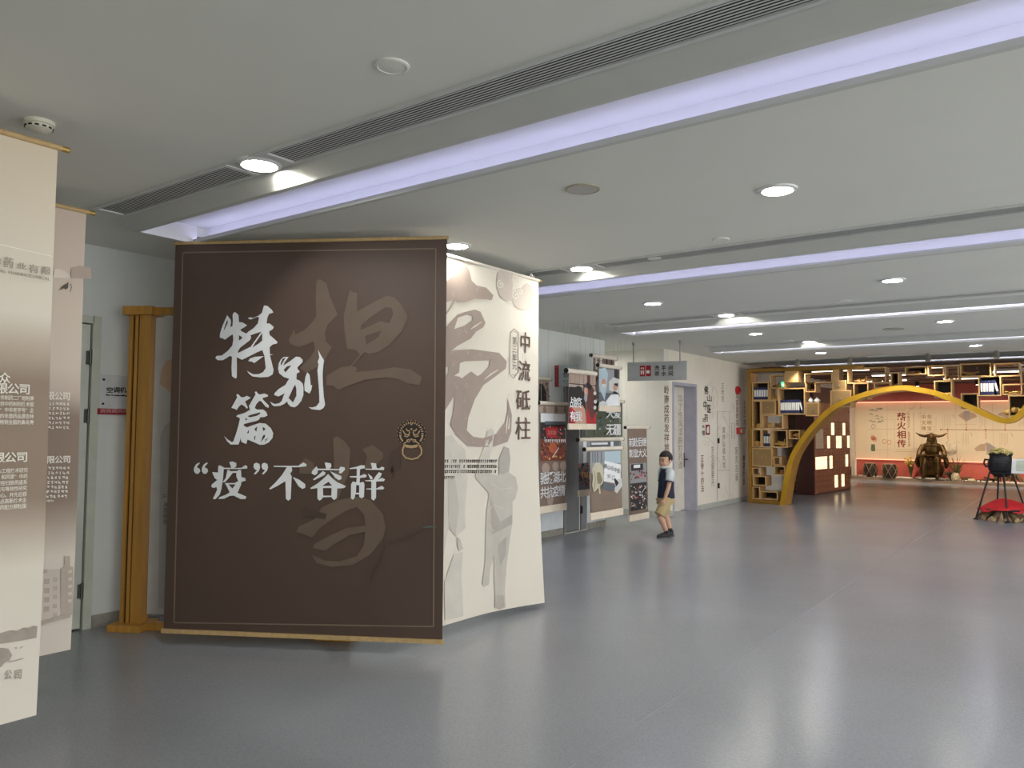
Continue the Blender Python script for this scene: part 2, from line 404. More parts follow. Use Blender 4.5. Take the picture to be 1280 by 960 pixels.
b = MB(); b.box(XL-.1, XL+.03, D2[0]-.04, D2[1]+.02, 0, .012); b.build('threshold', mat('threshold_stone', (196, 196, 188), .4), d)
b = MB(); b.box(XL, XL+.012, 8.3, D2[0]-.06, .09, .62); b.box(XL, XL+.012, D2[1]+.03, 10.34, .09, .55)
struct(b.build('trim_1', mat('kick_panel_white', (226, 232, 234), .35)))
# door in the lettered wall: white leaf set back in a lavender grey reveal
M_reveal = mat('reveal_lavender', (176, 174, 188), .5); M_leafw = mat('door_leaf_cream', (222, 216, 202), .6)
d = struct(bpy.data.objects.new('door_3', None)); C.objects.link(d); WL[d] = V((XT, (D3y0+D3y1)/2, 0)); d.location = WL[d]
b = MB(); b.box(XT-.3, XT+.012, D3y1-.005, D3y1+.05, 0, D3z+.05); b.box(XT-.3, XT+.012, D3y0-.05, D3y0+.005, 0, D3z+.05); b.box(XT-.3, XT+.012, D3y0, D3y1, D3z-.005, D3z+.05); b.build('door_frame', M_reveal, d)
b = MB(); b.box(XT-.26, XT-.22, D3y0, D3y1, .01, D3z); b.build('door_leaf', M_leafw, d)
hz = on(855.5, 574, 0, XT-.22)
b = MB(); b.box(XT-.22, XT-.21, hz.y-.03, hz.y+.03, hz.z-.14, hz.z+.12); b.tube([(XT-.21, hz.y, hz.z), (XT-.16, hz.y, hz.z), (XT-.15, hz.y-.13, hz.z)], .012, 8); b.build('handle', M_hinge, d)

# ================================================================== CEILING FITTINGS
LX = -3.32
DIFF = [(2.25, 2.41, -4.86, 1), (5.37, 5.54, -4.9, 2), (8.61, 8.77, -4.94, 3), (12.0, 12.14, -4.95, 4), (15.18, 15.32, -5.45, 5)]
ROWN = ['nearest row above the dark banner', 'second row above the cream banner', 'third row', 'fourth row', 'last row before the gold shelf']
for (ya, yb, xa, n) in DIFF:
    segs = [(xa, LX-.14, 'short'), (LX+.14, 2.5, 'long')]
    for (x0, x1, wd) in segs:
        t = thing('air_diffuser', '%s slot air diffuser, %s' % (wd, ROWN[n-1]), 'air vent', (x0, ya, H), 'linear air diffusers in the ceiling')
        fr = MB(); fr.box(x0, x1, ya-.02, ya, H-.012, H+.001); fr.box(x0, x1, yb, yb+.02, H-.012, H+.001); fr.box(x0, x0+.03, ya, yb, H-.012, H+.001); fr.box(x1-.03, x1, ya, yb, H-.012, H+.001); fr.build('frame', M_slat, t)
        bk = MB(); bk.box(x0, x1, ya, yb, H-.002, H); bk.build('dark_slot', M_dslot, t)
        k = 9; w = (yb-ya)/k; sl = MB()
        for i in range(k):
            if n > 1: sl.box(x0+.03, x1-.03, ya+w*i+.003, ya+w*(i+.52), H-.0038, H-.0026)
            else:
                s1 = MB(); yy = ya+w*i
                s1.prism([(yy+w*.1, H-.0034), (yy+w*.52, H-.0040), (yy+w*.52, H-.0030), (yy+w*.1, H-.0026)], lambda a, z, q: V((x0+.03+(x1-x0-.06)*q, a, z)))
                s1.build('slat', M_slat, t)
        if n > 1: o = sl.build('slats', M_slat, t); o['kind'] = 'stuff'
def lamp(x, y, label, r=.082, m=None, square=False, h=H, grp='recessed ceiling lamps'):
    t = thing('ceiling_lamp', label, 'lamp', (x, y, h), grp)
    if square:
        b = MB(); b.box(x-.14, x+.14, y-.10, y+.10, h-.008, h); b.build('mounting_plate', M_slat, t)
        L = bpy.data.lights.new('lamp_beam', 'SPOT'); L.energy = 18; L.color = (1, .97, .92); L.spot_size = 1.9; L.spot_blend = .25; L.shadow_soft_size = .03
        lo = bpy.data.objects.new('lamp_beam', L); C.objects.link(lo); lo.parent = t; lo.location = (0, .02, -.045); lo.rotation_euler = (math.radians(50), 0, 0)
    b = MB(); b.lathe([(r+.028, 0), (r+.026, -.008), (r+.004, -.013 if not square else -.018), (r, -.005), (r, 0)], (x, y, h), 24); b.build('trim_ring', M_white, t, True)
    b = MB(); dz = .006 if not square else .022
    b.lathe([(r*.98, -.004), (r*.93, -dz*.6), (r*.6, -dz*.9-.002), (.002, -dz-.002)], (x, y, h), 20); b.build('lens', m or M_lamp, t, True)
    return t
for (ya, yb, xa, n) in DIFF[:4]:
    lamp(LX, (ya+yb)/2, 'round lamp on a plate in the slot diffuser, %s' % ROWN[n-1], .085, M_lamp, True)
    for x in (1.0,): lamp(x, (ya+yb)/2, 'lamp in the slot diffuser at right, %s' % ROWN[n-1]+(', farther' if x > 2 else ''), .085, M_lamp)
RN = ['in the banner bay', 'in the second bay', 'in the third bay', 'in the fourth bay']
for i, y in enumerate((4.26, 7.47, 10.69, 14.02)):
    for x, s in ((-3.66, 'toward the left wall'), (-1.33, 'in the middle of the hall'), (1.0, 'right of the photo')):
        lamp(x, y, 'round flush lamp %s, %s' % (RN[i], s), .08, M_lamp if (i+int(x)) % 2 else M_lampc)
for x in (-1.33, 1.0): lamp(x, .2, 'round flush lamp near the viewer%s' % {-1.33: '', 1.0: ', right', 3.4: ', far right'}[x], .08)
lamp(-6.75, 11.15, 'added unseen lamp brightening the side corridor behind the sign', .10, mat('corridor_fill_glow', (255, 252, 244), emit=LAMP*1.3))  # added lamp, unseen, brightens the far corridor wall
lamp(-8.6, 11.15, 'added unseen lamp deep in the side corridor', .08)  # second added lamp, also out of view
# round speakers / covers
def disc_cover(px, py, label, r=.075, m=None):
    p = on(px, py, 2, H); gm = mat('speaker_grille', (186, 184, 176), .7, bump=.3, bscale=500) if m else M_ceil; m = m or M_ceil
    t = thing('ceiling_speaker', label, 'speaker', p, 'round ceiling speakers')
    b = MB(); b.lathe([(r+.010, 0), (r+.009, -.005), (r, -.008), (r-.004, -.005), (r-.004, 0)], p, 24); b.build('rim', m or M_white, t, True)
    b = MB(); b.lathe([(r-.003, -.005), (r*.5, -.008), (.002, -.009)], p, 20); b.build('grille', gm, t, True)
M_tan = mat('speaker_rim_tan', (168, 160, 138), .5)
disc_cover(490, 82, 'pale round ceiling speaker nearest the viewer, before the first air slot', .055)
disc_cover(728.5, 236, 'tan rimmed round ceiling speaker beyond the lavender light recess', .088, M_tan)
disc_cover(901, 299, 'small pale round cover just before the second air slot', .05)
disc_cover(818, 323.5-1, 'small pale round ceiling cover under the second light recess', .045)
disc_cover(1056, 376, 'small round ceiling cover before the third air slot', .06)
disc_cover(1117, 411, 'round tan ceiling speaker before the fourth air slot', .12, M_tan)
disc_cover(985, 426, 'small round ceiling cover by the fourth lamp row', .07)
# smoke detector
p = on(49, 152, 2, H)
t = thing('smoke_detector', 'cream smoke detector on the ceiling above the nearest hanging banner', 'smoke detector', p)
M_cream = mat('detector_cream', (214, 210, 192), .5)
b = MB(); b.lathe([(.062, 0), (.062, -.016), (.056, -.02), (.05, -.02)], p, 24); b.build('base', M_cream, t, True)
b = MB(); b.lathe([(.054, -.02), (.052, -.034), (.03, -.045), (.002, -.046)], p, 24); b.build('head', M_cream, t, True)
b = MB()
for k in range(12):
    a = 2*math.pi*k/12; Mx = Matrix.Translation(p) @ Matrix.Rotation(a, 4, 'Z'); b.box(.0525, .0555, -.008, .008, -.033, -.026, Mx)
b.build('vents', M_black, t)
# spotlights over the shelf
for px, py, s in ((1063, 446, 'above the arch rise'), (1163, 443, 'above the arch crest'), (1248, 440, 'above the arch dip'), (1002, 450, 'above the left boxes')):
    p = on(px, py, 2, H); p.y = 15.10
    t = thing('spot_lamp', 'small ceiling spot lamp %s of the gold shelf' % s, 'lamp', p, 'spot lamps before the gold shelf')
    b = MB(); b.tube([p, p-V((0, 0, .07))], .01, 8); b.build('stem', M_grey, t)
    Mr = Matrix.Rotation(math.radians(-28), 4, 'X'); q = p-V((0, 0, .075))
    b = MB(); b.lathe([(.02, .06), (.042, .05), (.045, -.06), (.04, -.06)], q, 14, M=Mr); b.build('housing', M_grey, t, True)
    b = MB(); b.lathe([(.038, -.052), (.002, -.053)], q, 12, M=Mr); b.build('lens', M_wlamp, t)
    L = bpy.data.lights.new('spot_beam', 'SPOT'); L.energy = 25; L.color = (1, .88, .70); L.spot_size = 1.5; L.spot_blend = .8; L.shadow_soft_size = .04
    lo = bpy.data.objects.new('spot_beam', L); C.objects.link(lo); lo.parent = t; lo.location = (0, .03, -.15); lo.rotation_euler = (math.radians(30), 0, 0)
for i, (x, y) in enumerate([(-3.3, 17.0), (-3.0, 19.0), (-3.0, 21.2), (-1.0, 18.2), (-1.0, 21.2)]):
    tt = thing('ceiling_lamp', 'warm round lamp in the slatted gallery ceiling, %s' % ['by the shelf', 'by the medicine cabinet', 'by the laced drums', 'at the gallery entrance', 'in the gallery centre'][i], 'lamp', (x, y, H-.05), 'warm gallery lamps')
    b = MB(); b.lathe([(.09, .02), (.09, -.01), (.075, -.015)], (x, y, H-.05), 18); b.build('trim_ring', M_white, tt, True)
    b = MB(); b.lathe([(.074, -.012), (.002, -.014)], (x, y, H-.05), 16); b.build('lens', mat('gallery_glow', (255, 222, 170), emit=90), tt)
# linear tubes and spots of the far gallery
TB = []
for i, (x, y) in enumerate([(-4.2, 17.6), (-2.2, 17.6), (-.2, 17.6), (-3.4, 19.7), (-1.2, 19.7), (1.2, 19.7), (-4.2, 21.9), (-2.2, 21.9), (-.2, 21.9), (2.0, 21.9)]):
    tt = thing('tube_light', 'white linear lamp in the slatted ceiling, %s row, %s' % ({17.6: 'first', 19.7: 'second', 21.9: 'third'}[y], {-4.2: 'left end', -3.4: 'left', -2.2: 'left of centre', -1.2: 'centre', -.2: 'right of centre', 1.2: 'right end', 2.0: 'right end'}[x]), 'lamp', (x, y, H-.08), 'linear lamps in the slatted ceiling')
    b = MB(); b.box(x-.6, x+.6, y-.04, y+.04, H-.07, H-.03); b.build('housing', M_white, tt)
    b = MB(); b.box(x-.58, x+.58, y-.03, y+.03, H-.085, H-.07); b.build('tube', mat('tube_glow', (255, 236, 214), emit=5), tt)
for i, x in enumerate((-5.0, -3.6, -2.2, -.8, .6)):
    tt = thing('spot_lamp', 'warm ceiling spot aimed at the mural wall, number %s along the row' % ['one', 'two', 'three', 'four', 'five'][i], 'lamp', (x, 23.4, H-.04), 'mural spot lamps')
    b = MB(); b.lathe([(.05, 0), (.05, -.1), (.04, -.12)], (x, 23.4, H-.04), 14); b.build('housing', M_black, tt, True)
    b = MB(); b.lathe([(.038, -.121), (.002, -.122)], (x, 23.4, H-.04), 12); b.build('lens', M_wlamp, tt)
    L = bpy.data.lights.new('spot_beam', 'SPOT'); L.energy = 85; L.color = (1, .86, .68); L.spot_size = 2.0; L.spot_blend = .9; L.shadow_soft_size = .05
    lo = bpy.data.objects.new('spot_beam', L); C.objects.link(lo); lo.parent = tt; lo.location = (0, 0, -.15); lo.rotation_euler = (math.radians(32), 0, 0)
# ================================================================== HANGING BANNERS
def TT(x0, y0, sc): return lambda x, y: (x0+x/sc, y0+y/sc)
def grad_mat(name, stops, z0, z1, rough=.85):
    m = bpy.data.materials.new(name); m.use_nodes = True; nt = m.node_tree; b = nt.nodes['Principled BSDF']; b.inputs['Roughness'].default_value = rough
    tc = nt.nodes.new('ShaderNodeTexCoord'); sp = nt.nodes.new('ShaderNodeSeparateXYZ'); mr = nt.nodes.new('ShaderNodeMapRange')
    nt.links.new(tc.outputs['Object'], sp.inputs[0]); nt.links.new(sp.outputs[2], mr.inputs[0]); mr.inputs[1].default_value = z0; mr.inputs[2].default_value = z1
    n = nt.nodes.new('ShaderNodeTexNoise'); n.inputs['Scale'].default_value = 1.6; n.inputs['Detail'].default_value = 3; nt.links.new(tc.outputs['Object'], n.inputs['Vector'])
    ma = nt.nodes.new('ShaderNodeMath'); ma.operation = 'MULTIPLY_ADD'; ma.inputs[1].default_value = .05; nt.links.new(n.outputs[0], ma.inputs[0]); nt.links.new(mr.outputs[0], ma.inputs[2])
    r = nt.nodes.new('ShaderNodeValToRGB'); nt.links.new(ma.outputs[0], r.inputs[0]); nt.links.new(r.outputs[0], b.inputs['Base Color'])
    while len(r.color_ramp.elements) < len(stops): r.color_ramp.elements.new(.5)
    for e, (t, c) in zip(r.color_ramp.elements, stops): e.position = t; e.color = (*[lin(q) for q in c], 1)
    return m
def cloth(panel, u0, u1, z0, z1, m, parent, nu=2, nz=2, th=.003, name='cloth', zb=None):
    b = MB(); fr = []; bk = []
    for j in range(nz+1):
        for i in range(nu+1):
            u = u0+(u1-u0)*i/nu; lo = z0 + (zb(i/nu) if zb else 0); z = lo+(z1-lo)*j/nz
            fr.append(panel.pt(u, z, 0)); bk.append(panel.pt(u, z, -th))
    a = b.pts(fr); c = b.pts(bk); w = nu+1
    for j in range(nz):
        for i in range(nu):
            k = j*w+i; b.face([a+k, a+k+1, a+k+w+1, a+k+w]); b.face([c+k, c+k+w, c+k+w+1, c+k+1])
    rim = [i for i in range(w)] + [j*w+nu for j in range(1, nz+1)] + [nz*w+i for i in range(nu-1, -1, -1)] + [j*w for j in range(nz-1, 0, -1)]
    for p, q in zip(rim, rim[1:]+rim[:1]): b.face([a+p, c+p, c+q, a+q])
    return b.build(name, m, parent, smooth=nu > 3, recalc=True)
def rod(panel, u0, u1, z, r, m, cap, parent, name='hanging_rod', off=0, capl=.03):
    b = MB(); b.tube([panel.pt(u0, z, off), panel.pt(u1, z, off)], r, 12); o = b.build(name, m, parent, True)
    for s, e in ((u0, -1), (u1, 1)):
        b = MB(); b.tube([panel.pt(s, z, off), panel.pt(s+e*capl, z, off), panel.pt(s+e*capl*1.15, z, off)], [r*1.02, r*1.02, r*.7], 12); b.build('rod_end', cap, parent, True)
    return o
def cords(panel, us, z, parent, top=H):
    for u in us:
        b = MB(); b.tube([panel.pt(u, z), panel.pt(u, top)], .0016, 5); b.build('cord', M_cord, parent)
M_cord = mat('cord_pale', (190, 190, 186), .5)
M_gold = mat('rod_gold', (176, 146, 82), .35, .6)
M_wood = mat('rod_wood', (190, 160, 112), .5, var=.12, scale=30)
def tiny(P, x0, y0, x1, y1, n, m, layer=2):
    cw = (x1-x0)/n
    for i in range(n):
        if random.random() < .06: continue
        x = x0+cw*i; k = random.uniform(.55, .8); P.rect(x+cw*.1, y0, x+cw*(.1+k), y0+(y1-y0)*random.uniform(.3, .5), m, layer); P.rect(x+cw*.1, y0+(y1-y0)*.62, x+cw*(.1+k*random.uniform(.6, 1)), y1, m, layer); P.rect(x+cw*.32, y0, x+cw*.55, y1, m, layer)
def micro(P, x0, y0, x1, y1, n, m, layer=2):        # one line of print too small to read
    cw = (x1-x0)/n; dy = (y1-y0)
    for i in range(n):
        x = x0+cw*i; sl = 0
        for k in range(3):
            a, b_ = random.uniform(0, .35), random.uniform(.5, .82)
            if random.random() < .55: yy = y0+dy*(k+.25)/3; P.rect(x+cw*a, yy, x+cw*b_, yy+dy*.2, m, layer)
            else: xx = x+cw*(.1+.25*k); P.rect(xx, y0+dy*a*.5, xx+cw*.15, y0+dy*(b_+.15), m, layer)
# ---- the dark brown title banner
PD = Panel((-5.06, 2.89, 0), (.8675, .4975, 0)); WD = 1.925; ZD0, ZD1 = .105, 2.75
t = thing('hanging_banner', 'large dark brown title banner with white brush lettering', 'banner', PD.pt(WD/2, ZD0), 'hanging scroll banners')
M_dcl = mat('banner_brown', (82, 65, 55), .55, var=.05, scale=1.6, bump=.04, bscale=400)
M_ghost = mat('ghost_print', (104, 88, 74), .6); M_letter = mat('letter_white', (226, 229, 230), .7); M_dline = mat('border_print', (128, 110, 94), .6)
M_silh = mat('silhouette_tone', (75, 59, 50), .6)
cloth(PD, 0, WD, ZD0, ZD1, M_dcl, t, 4, 4)
b = MB(); b.tube([PD.pt(-.01, ZD1+.004), PD.pt(WD+.01, ZD1+.004)], .012, 10); b.build('hanging_rod', M_wood, t)
b = MB(); M4 = ORI(PD.pt(0, ZD0), PD.U); b.box(-.01, WD+.01, -.014, .012, -.022, .006, M4); b.build('bottom_strip', M_wood, t)
cords(PD, (.25, WD-.25), ZD1, t)
p = Print(PD)
for a in ((229, 316, 545, 311), (218, 778, 542, 783)): p.stroke([(a[0], a[1]), (a[2], a[3])], 1.6, M_dline, 1)
p.stroke([(229, 316), (218, 778)], 1.6, M_dline, 1); p.stroke([(545, 311), (542, 783)], 1.6, M_dline, 1)
p.build('border_line', t)
T6 = TT(350, 340, 6); T7 = TT(350, 520, 4.571)
p = Print(PD)
p.poly([(275,70),(300,55),(350,85),(375,180),(435,320),(360,395),(340,450),(345,520),(390,565),(345,650),(300,700),(200,760),(150,720),(230,640),(265,580),(255,520),(200,545),(145,565),(80,540),(68,510),(110,425),(115,470),(180,440),(240,385),(275,330),(270,200)], M_ghost, 1, T=T6)
p.poly([(525,140),(545,150),(580,160),(580,300),(680,240),(800,180),(860,190),(920,260),(960,340),(920,440),(820,550),(740,600),(670,615),(640,600),(540,706),(580,720),(570,750),(700,740),(860,715),(980,730),(1070,790),(1050,850),(950,835),(880,800),(800,790),(640,810),(520,850),(440,888),(400,850),(350,850),(350,780),(460,715),(530,705),(600,620),(570,585),(505,575),(485,440),(480,330),(500,240)], M_ghost, 1, holes=[[(610,400),(680,340),(790,265),(840,270),(850,320),(820,385),(750,370),(690,400),(605,435)], [(640,480),(760,440),(740,490),(650,545)]], T=T6)
p.poly([(305,125),(330,115),(370,145),(405,190),(395,330),(350,430),(330,490),(300,440),(310,300)], M_ghost, 1, T=T7)
p.poly([(470,190),(530,165),(590,210),(590,240),(540,290),(480,310),(500,230)], M_ghost, 1, T=T7)
p.poly([(150,240),(195,270),(200,330),(110,330),(112,270)], M_ghost, 1, T=T7)
p.poly([(240,520),(330,480),(440,460),(520,480),(590,560),(605,640),(590,700),(520,790),(420,850),(300,862),(210,840),(185,795),(260,825),(340,830),(440,800),(480,740),(490,660),(400,680),(300,740),(260,770),(190,755),(200,730),(270,690),(380,640),(490,625),(480,560),(440,520),(380,540),(300,590),(230,640),(185,695),(95,660),(110,630),(200,590)], M_ghost, 1, T=T7)
p.build('ghost_lettering', t)
p = Print(PD)  # faint silhouettes of things behind, drawn as if seen through the cloth
p.stroke([(600,720),(660,722),(740,690),(830,645)], [1, 4, 5, 2], M_silh, 1, T7); p.stroke([(605,740),(570,830),(540,880),(515,955)], [1, 3, 3, 1], M_silh, 1, T7)
p.stroke([(820,638),(860,630),(895,636)], [1, 2.4, 1], mat('teal_fleck', (78, 100, 92), .6), 1, T7)
p.poly([(620,300),(645,290),(650,270),(652,350),(645,360),(643,320),(622,312)], M_silh, 1, T=T7)
p.poly([(130,520),(270,560),(260,590),(140,570)], M_silh, 2, T=T7)
p.poly([(620,250),(640,200),(690,165),(690,300),(640,330)], M_silh, 1, T=T7)
p.build('silhouette_print', t)['kind'] = 'stuff'
T1 = TT(265, 375, 9.141); T2 = TT(335, 430, 10.66); T3 = TT(275, 485, 12.8); T4 = TT(240, 570, 10.24); T5 = TT(335, 570, 8.258)
p = Print(PD); ML = M_letter
p.poly([(180,175),(222,230),(225,260),(215,310),(240,300),(245,240),(242,170),(262,140),(285,150),(310,175),(315,255),(355,258),(408,290),(375,315),(330,340),(345,360),(400,385),(420,365),(480,325),(530,270),(545,200),(520,195),(450,225),(420,215),(430,200),(480,205),(540,180),(575,150),(590,100),(600,65),(640,70),(690,115),(708,145),(690,152),(660,160),(640,200),(630,270),(665,270),(712,310),(700,335),(660,360),(665,400),(755,480),(745,500),(700,510),(665,540),(668,620),(710,625),(668,632),(690,720),(710,800),(700,850),(650,880),(560,885),(470,875),(430,845),(405,808),(440,830),(480,850),(540,848),(590,825),(620,780),(615,730),(605,640),(590,600),(580,575),(520,600),(440,640),(350,685),(290,655),(292,760),(290,890),(270,898),(235,870),(230,780),(235,650),(210,640),(180,660),(130,690),(75,690),(45,665),(60,640),(120,635),(190,580),(240,520),(250,450),(245,395),(215,410),(155,455),(130,440),(95,430),(100,380),(130,290)], ML, 3,
  holes=[[(315,405),(350,425),(345,445),(315,465)], [(445,405),(572,362),(450,535),(302,608),(307,580),(330,545),(440,460),(455,430)], [(580,378),(580,465),(540,500),(465,545),(500,490)], [(182,225),(188,260),(140,360),(150,310)]], T=T1)
p.poly([(600,642),(560,670),(490,722),(460,705),(420,700),(440,670),(500,650)], ML, 3, T=T1)
p.poly([(215,175),(280,172),(275,185),(230,245),(210,290),(300,230),(380,170),(430,175),(470,215),(465,245),(400,310),(400,335),(430,365),(420,380),(390,395),(385,470),(430,490),(470,530),(480,580),(478,680),(450,760),(400,820),(360,845),(310,835),(275,800),(262,765),(230,795),(170,825),(90,830),(60,810),(35,768),(60,785),(100,800),(155,790),(190,760),(215,690),(230,655),(190,680),(145,700),(90,680),(95,655),(150,600),(240,545),(265,500),(290,465),(215,440),(155,390),(142,330),(150,260),(180,205)], ML, 3,
  holes=[[(370,540),(385,600),(385,690),(340,780),(280,720),(300,680),(345,580)], [(240,185),(180,290),(175,260),(200,200)], [(320,285),(240,380),(215,345),(260,300)]], T=T2)
p.poly([(530,378),(560,410),(570,480),(575,550),(595,548),(585,610),(560,662),(495,625),(490,540),(505,440)], ML, 3, T=T2)
p.poly([(672,75),(710,150),(755,220),(745,280),(735,400),(738,540),(750,700),(768,810),(745,855),(700,880),(620,875),(580,865),(548,842),(600,845),(650,830),(690,780),(690,700),(685,600),(675,480),(665,350),(680,270),(668,240),(690,180)], ML, 3, T=T2)
p.poly([(270,110),(295,95),(350,150),(400,145),(440,125),(500,155),(470,180),(410,215),(455,310),(440,335),(400,290),(350,265),(310,300),(275,355),(250,335),(190,320),(230,250),(285,150)], ML, 3, T=T3)
p.poly([(565,65),(590,55),(615,90),(650,105),(720,88),(780,115),(770,140),(690,160),(700,190),(790,280),(785,320),(740,300),(670,215),(640,205),(590,260),(565,320),(600,345),(700,345),(750,385),(770,440),(720,465),(650,470),(640,500),(600,525),(480,555),(400,575),(385,600),(440,630),(520,600),(640,560),(740,570),(820,640),(860,720),(850,800),(790,870),(720,905),(650,910),(560,870),(450,825),(430,895),(390,880),(350,860),(340,800),(330,840),(305,905),(180,905),(120,850),(75,765),(130,820),(200,865),(225,850),(270,720),(310,580),(330,485),(270,455),(285,435),(400,400),(490,350),(470,290),(510,220),(580,100)], ML, 3,
  holes=[[(450,450),(500,430),(650,390),(655,410),(600,445),(490,470)], [(560,655),(605,615),(590,700)], [(690,620),(740,655),(700,690)], [(470,665),(470,720),(440,725)], [(700,760),(730,745),(725,790),(660,870)], [(780,800),(720,870),(740,820)], [(560,770),(578,760),(568,830),(555,830)], [(415,480),(450,500),(415,520)]], T=T3)
p.poly([(345,125),(370,120),(425,150),(510,150),(485,75),(530,70),(575,90),(575,130),(550,153),(640,150),(690,115),(715,130),(715,160),(640,166),(415,166),(405,290),(385,420),(365,490),(310,550),(275,550),(330,430),(320,395),(290,410),(255,395),(260,365),(330,305),(300,285),(265,205),(340,210)], ML, 3, T=T4)
p.poly([(460,180),(485,178),(500,195),(590,190),(605,175),(635,180),(640,270),(690,280),(695,315),(640,330),(635,370),(590,470),(640,490),(705,520),(690,550),(630,550),(540,505),(490,510),(420,545),(345,550),(360,525),(440,495),(490,465),(440,362),(425,355),(440,345),(550,345),(600,320),(575,260),(575,215),(530,215),(480,280),(430,335),(400,335),(440,280)], ML, 3, holes=[[(475,362),(565,362),(525,415)]], T=T4)
for dx in (0, 100): p.poly([(q+dx, r) for q, r in [(100,82),(110,92),(85,120),(70,145),(105,160),(115,195),(90,228),(55,225),(32,190),(35,150),(60,105)]], ML, 3, T=T4)
for dx in (0, 102): p.poly([(q+dx, r) for q, r in [(795,140),(800,100),(830,85),(870,100),(880,145),(865,190),(820,235),(800,228),(830,190),(840,180),(810,170)]], ML, 3, T=T4)
for L, hs in (([(65,100),(320,100),(370,65),(402,85),(400,105),(320,115),(250,115),(255,150),(235,180),(250,210),(240,440),(215,462),(190,440),(185,260),(100,310),(30,345),(18,335),(80,275),(150,195),(200,115),(65,112)], []),
    ([(260,215),(330,245),(390,290),(390,325),(360,340),(320,310)], []),
    ([(590,65),(655,75),(660,110),(640,130),(735,135),(755,110),(795,115),(800,140),(760,180),(735,175),(745,146),(520,146),(515,180),(490,198),(455,180),(460,155),(505,105),(520,130),(605,130)], []),
    ([(570,155),(600,170),(590,195),(480,250),(470,240),(520,200)], []), ([(645,155),(700,180),(760,205),(765,235),(735,250),(700,225)], []),
    ([(625,185),(670,230),(720,270),(810,310),(790,330),(720,335),(715,430),(690,455),(665,435),(662,422),(570,426),(560,445),(535,460),(515,440),(515,330),(450,340),(440,330),(520,280),(590,220)], [[(630,265),(665,305),(565,308)], [(572,330),(660,330),(658,408),(575,408)]]),
    ([(845,125),(920,110),(960,95),(1000,95),(1005,125),(955,135),(950,205),(1000,185),(1025,200),(1015,220),(955,225),(950,275),(990,265),(1000,290),(995,420),(970,435),(945,420),(945,395),(905,395),(900,430),(880,450),(860,435),(862,290),(880,262),(915,270),(920,222),(850,220),(850,208),(920,205),(920,130),(850,135)], [[(915,300),(945,300),(945,378),(912,378)]]),
    ([(1065,70),(1120,75),(1125,120),(1150,128),(1180,108),(1205,120),(1200,145),(1010,140),(1010,130),(1080,130)], []), ([(1035,180),(1080,215),(1085,240),(1060,240)], []),
    ([(1150,165),(1180,180),(1165,215),(1140,245),(1180,225),(1212,240),(1200,260),(1120,262),(1120,335),(1180,305),(1205,330),(1190,345),(1120,345),(1120,430),(1095,460),(1070,440),(1070,345),(1015,342),(1020,335),(1070,333),(1070,262),(1005,258),(1010,250),(1090,245),(1120,200)], [])):
    p.poly(L, ML, 3, holes=hs, T=T5)
p.build('title_lettering', t)['label'] = 'white brush lettering'
# lion head door knocker printed at the right
p = Print(PD); TL = TT(480, 510, 12); MG = mat('knocker_gold', (178, 150, 112), .6); MK = mat('knocker_dark', (34, 26, 24), .6)
p.poly([TL(415+205*math.cos(k*.1745), 385+195*math.sin(k*.1745)) for k in range(36)], MK, 1)
for k in range(44):
    a = k*2*math.pi/44; p.disc(*TL(415+212*math.cos(a), 385+202*math.sin(a)), .55, .55, MG if k % 2 else MK, 2, 6)
for k in range(18):
    a = math.pi*(.95+1.1*k/17); r1, r2 = 150, 182; p.stroke([(415+r1*math.cos(a), 385+r1*math.sin(a)), (415+r2*math.cos(a+.06), 385+r2*math.sin(a+.06))], 1.3, MG, 2, TL)
for s in (-1, 1):
    f = lambda L: [(415+s*x, y) for x, y in L]
    p.stroke(f([(125,340),(90,400),(40,400),(25,360)]), 1.6, MG, 2, TL); p.stroke(f([(110,420),(60,430),(30,405)]), 1.3, MG, 2, TL)
    p.stroke(f([(170,400),(160,450),(130,500)]), 2, MG, 2, TL); p.stroke(f([(80,310),(60,340),(20,345)]), 1.6, MG, 2, TL); p.disc(*TL(415+s*45, 490), 2.4, 2.2, MG, 2, 8); p.disc(*TL(415+s*40, 492), 1, 1, MK, 3, 8)
    p.stroke(f([(120,540),(70,505)]), 1.4, MG, 2, TL)
p.disc(*TL(415, 245), 1.2, 1.2, MG, 2, 8); p.disc(*TL(415, 315), 1.2, 1.2, MG, 2, 8); p.disc(*TL(415, 470), 1.6, 1.2, MG, 2, 8)
p.poly([(310,545),(415,560),(520,545),(500,590),(415,605),(330,590)], MG, 2, T=TL)
p.stroke([(425+140*math.cos(-.75*math.pi+k*.108*1.62*math.pi/2.6*1.0-.0+math.pi*.0)*1, 640+125*math.sin(-.75*math.pi+k*.108*1.62*math.pi/2.6)) for k in range(1)]*1 + [(310,560),(285,620),(285,690),(330,745),(425,770),(510,745),(565,690),(568,620),(535,560)], 2, MG, 3, TL)
p.build('knocker_print', t)
# ---- the cream banner beside it
PB = Panel((-3.70, 3.74, 0), (0, 1, 0), lambda u, z: .075*max(0, (u-.7)/.95)**2*max(0, (1.3-z)/1.3)**1.5 + .006*math.sin(u*7)*max(0, (z-2.3)/.45) + .008*math.sin(u*4+z*2)*(1-z/2.75))
WB = 1.645; ZB0, ZB1 = .06, 2.735
M_bcl = mat('banner_cream', (226, 219, 206), .8, var=.015, scale=1.4, bump=.03, bscale=400)
t = thing('hanging_banner', 'large cream banner with a giant brown brush character', 'banner', PB.pt(WB/2, ZB0), 'hanging scroll banners')
zb = lambda s: .03*(1-s)-.045*max(0, s-.6)
cloth(PB, 0, WB, ZB0, ZB1, M_bcl, t, 16, 20, zb=zb)
rod(PB, -.01, WB+.005, ZB1+.004, .014, M_bcl, M_gold, t)
cords(PB, (.2, WB-.2), ZB1, t)
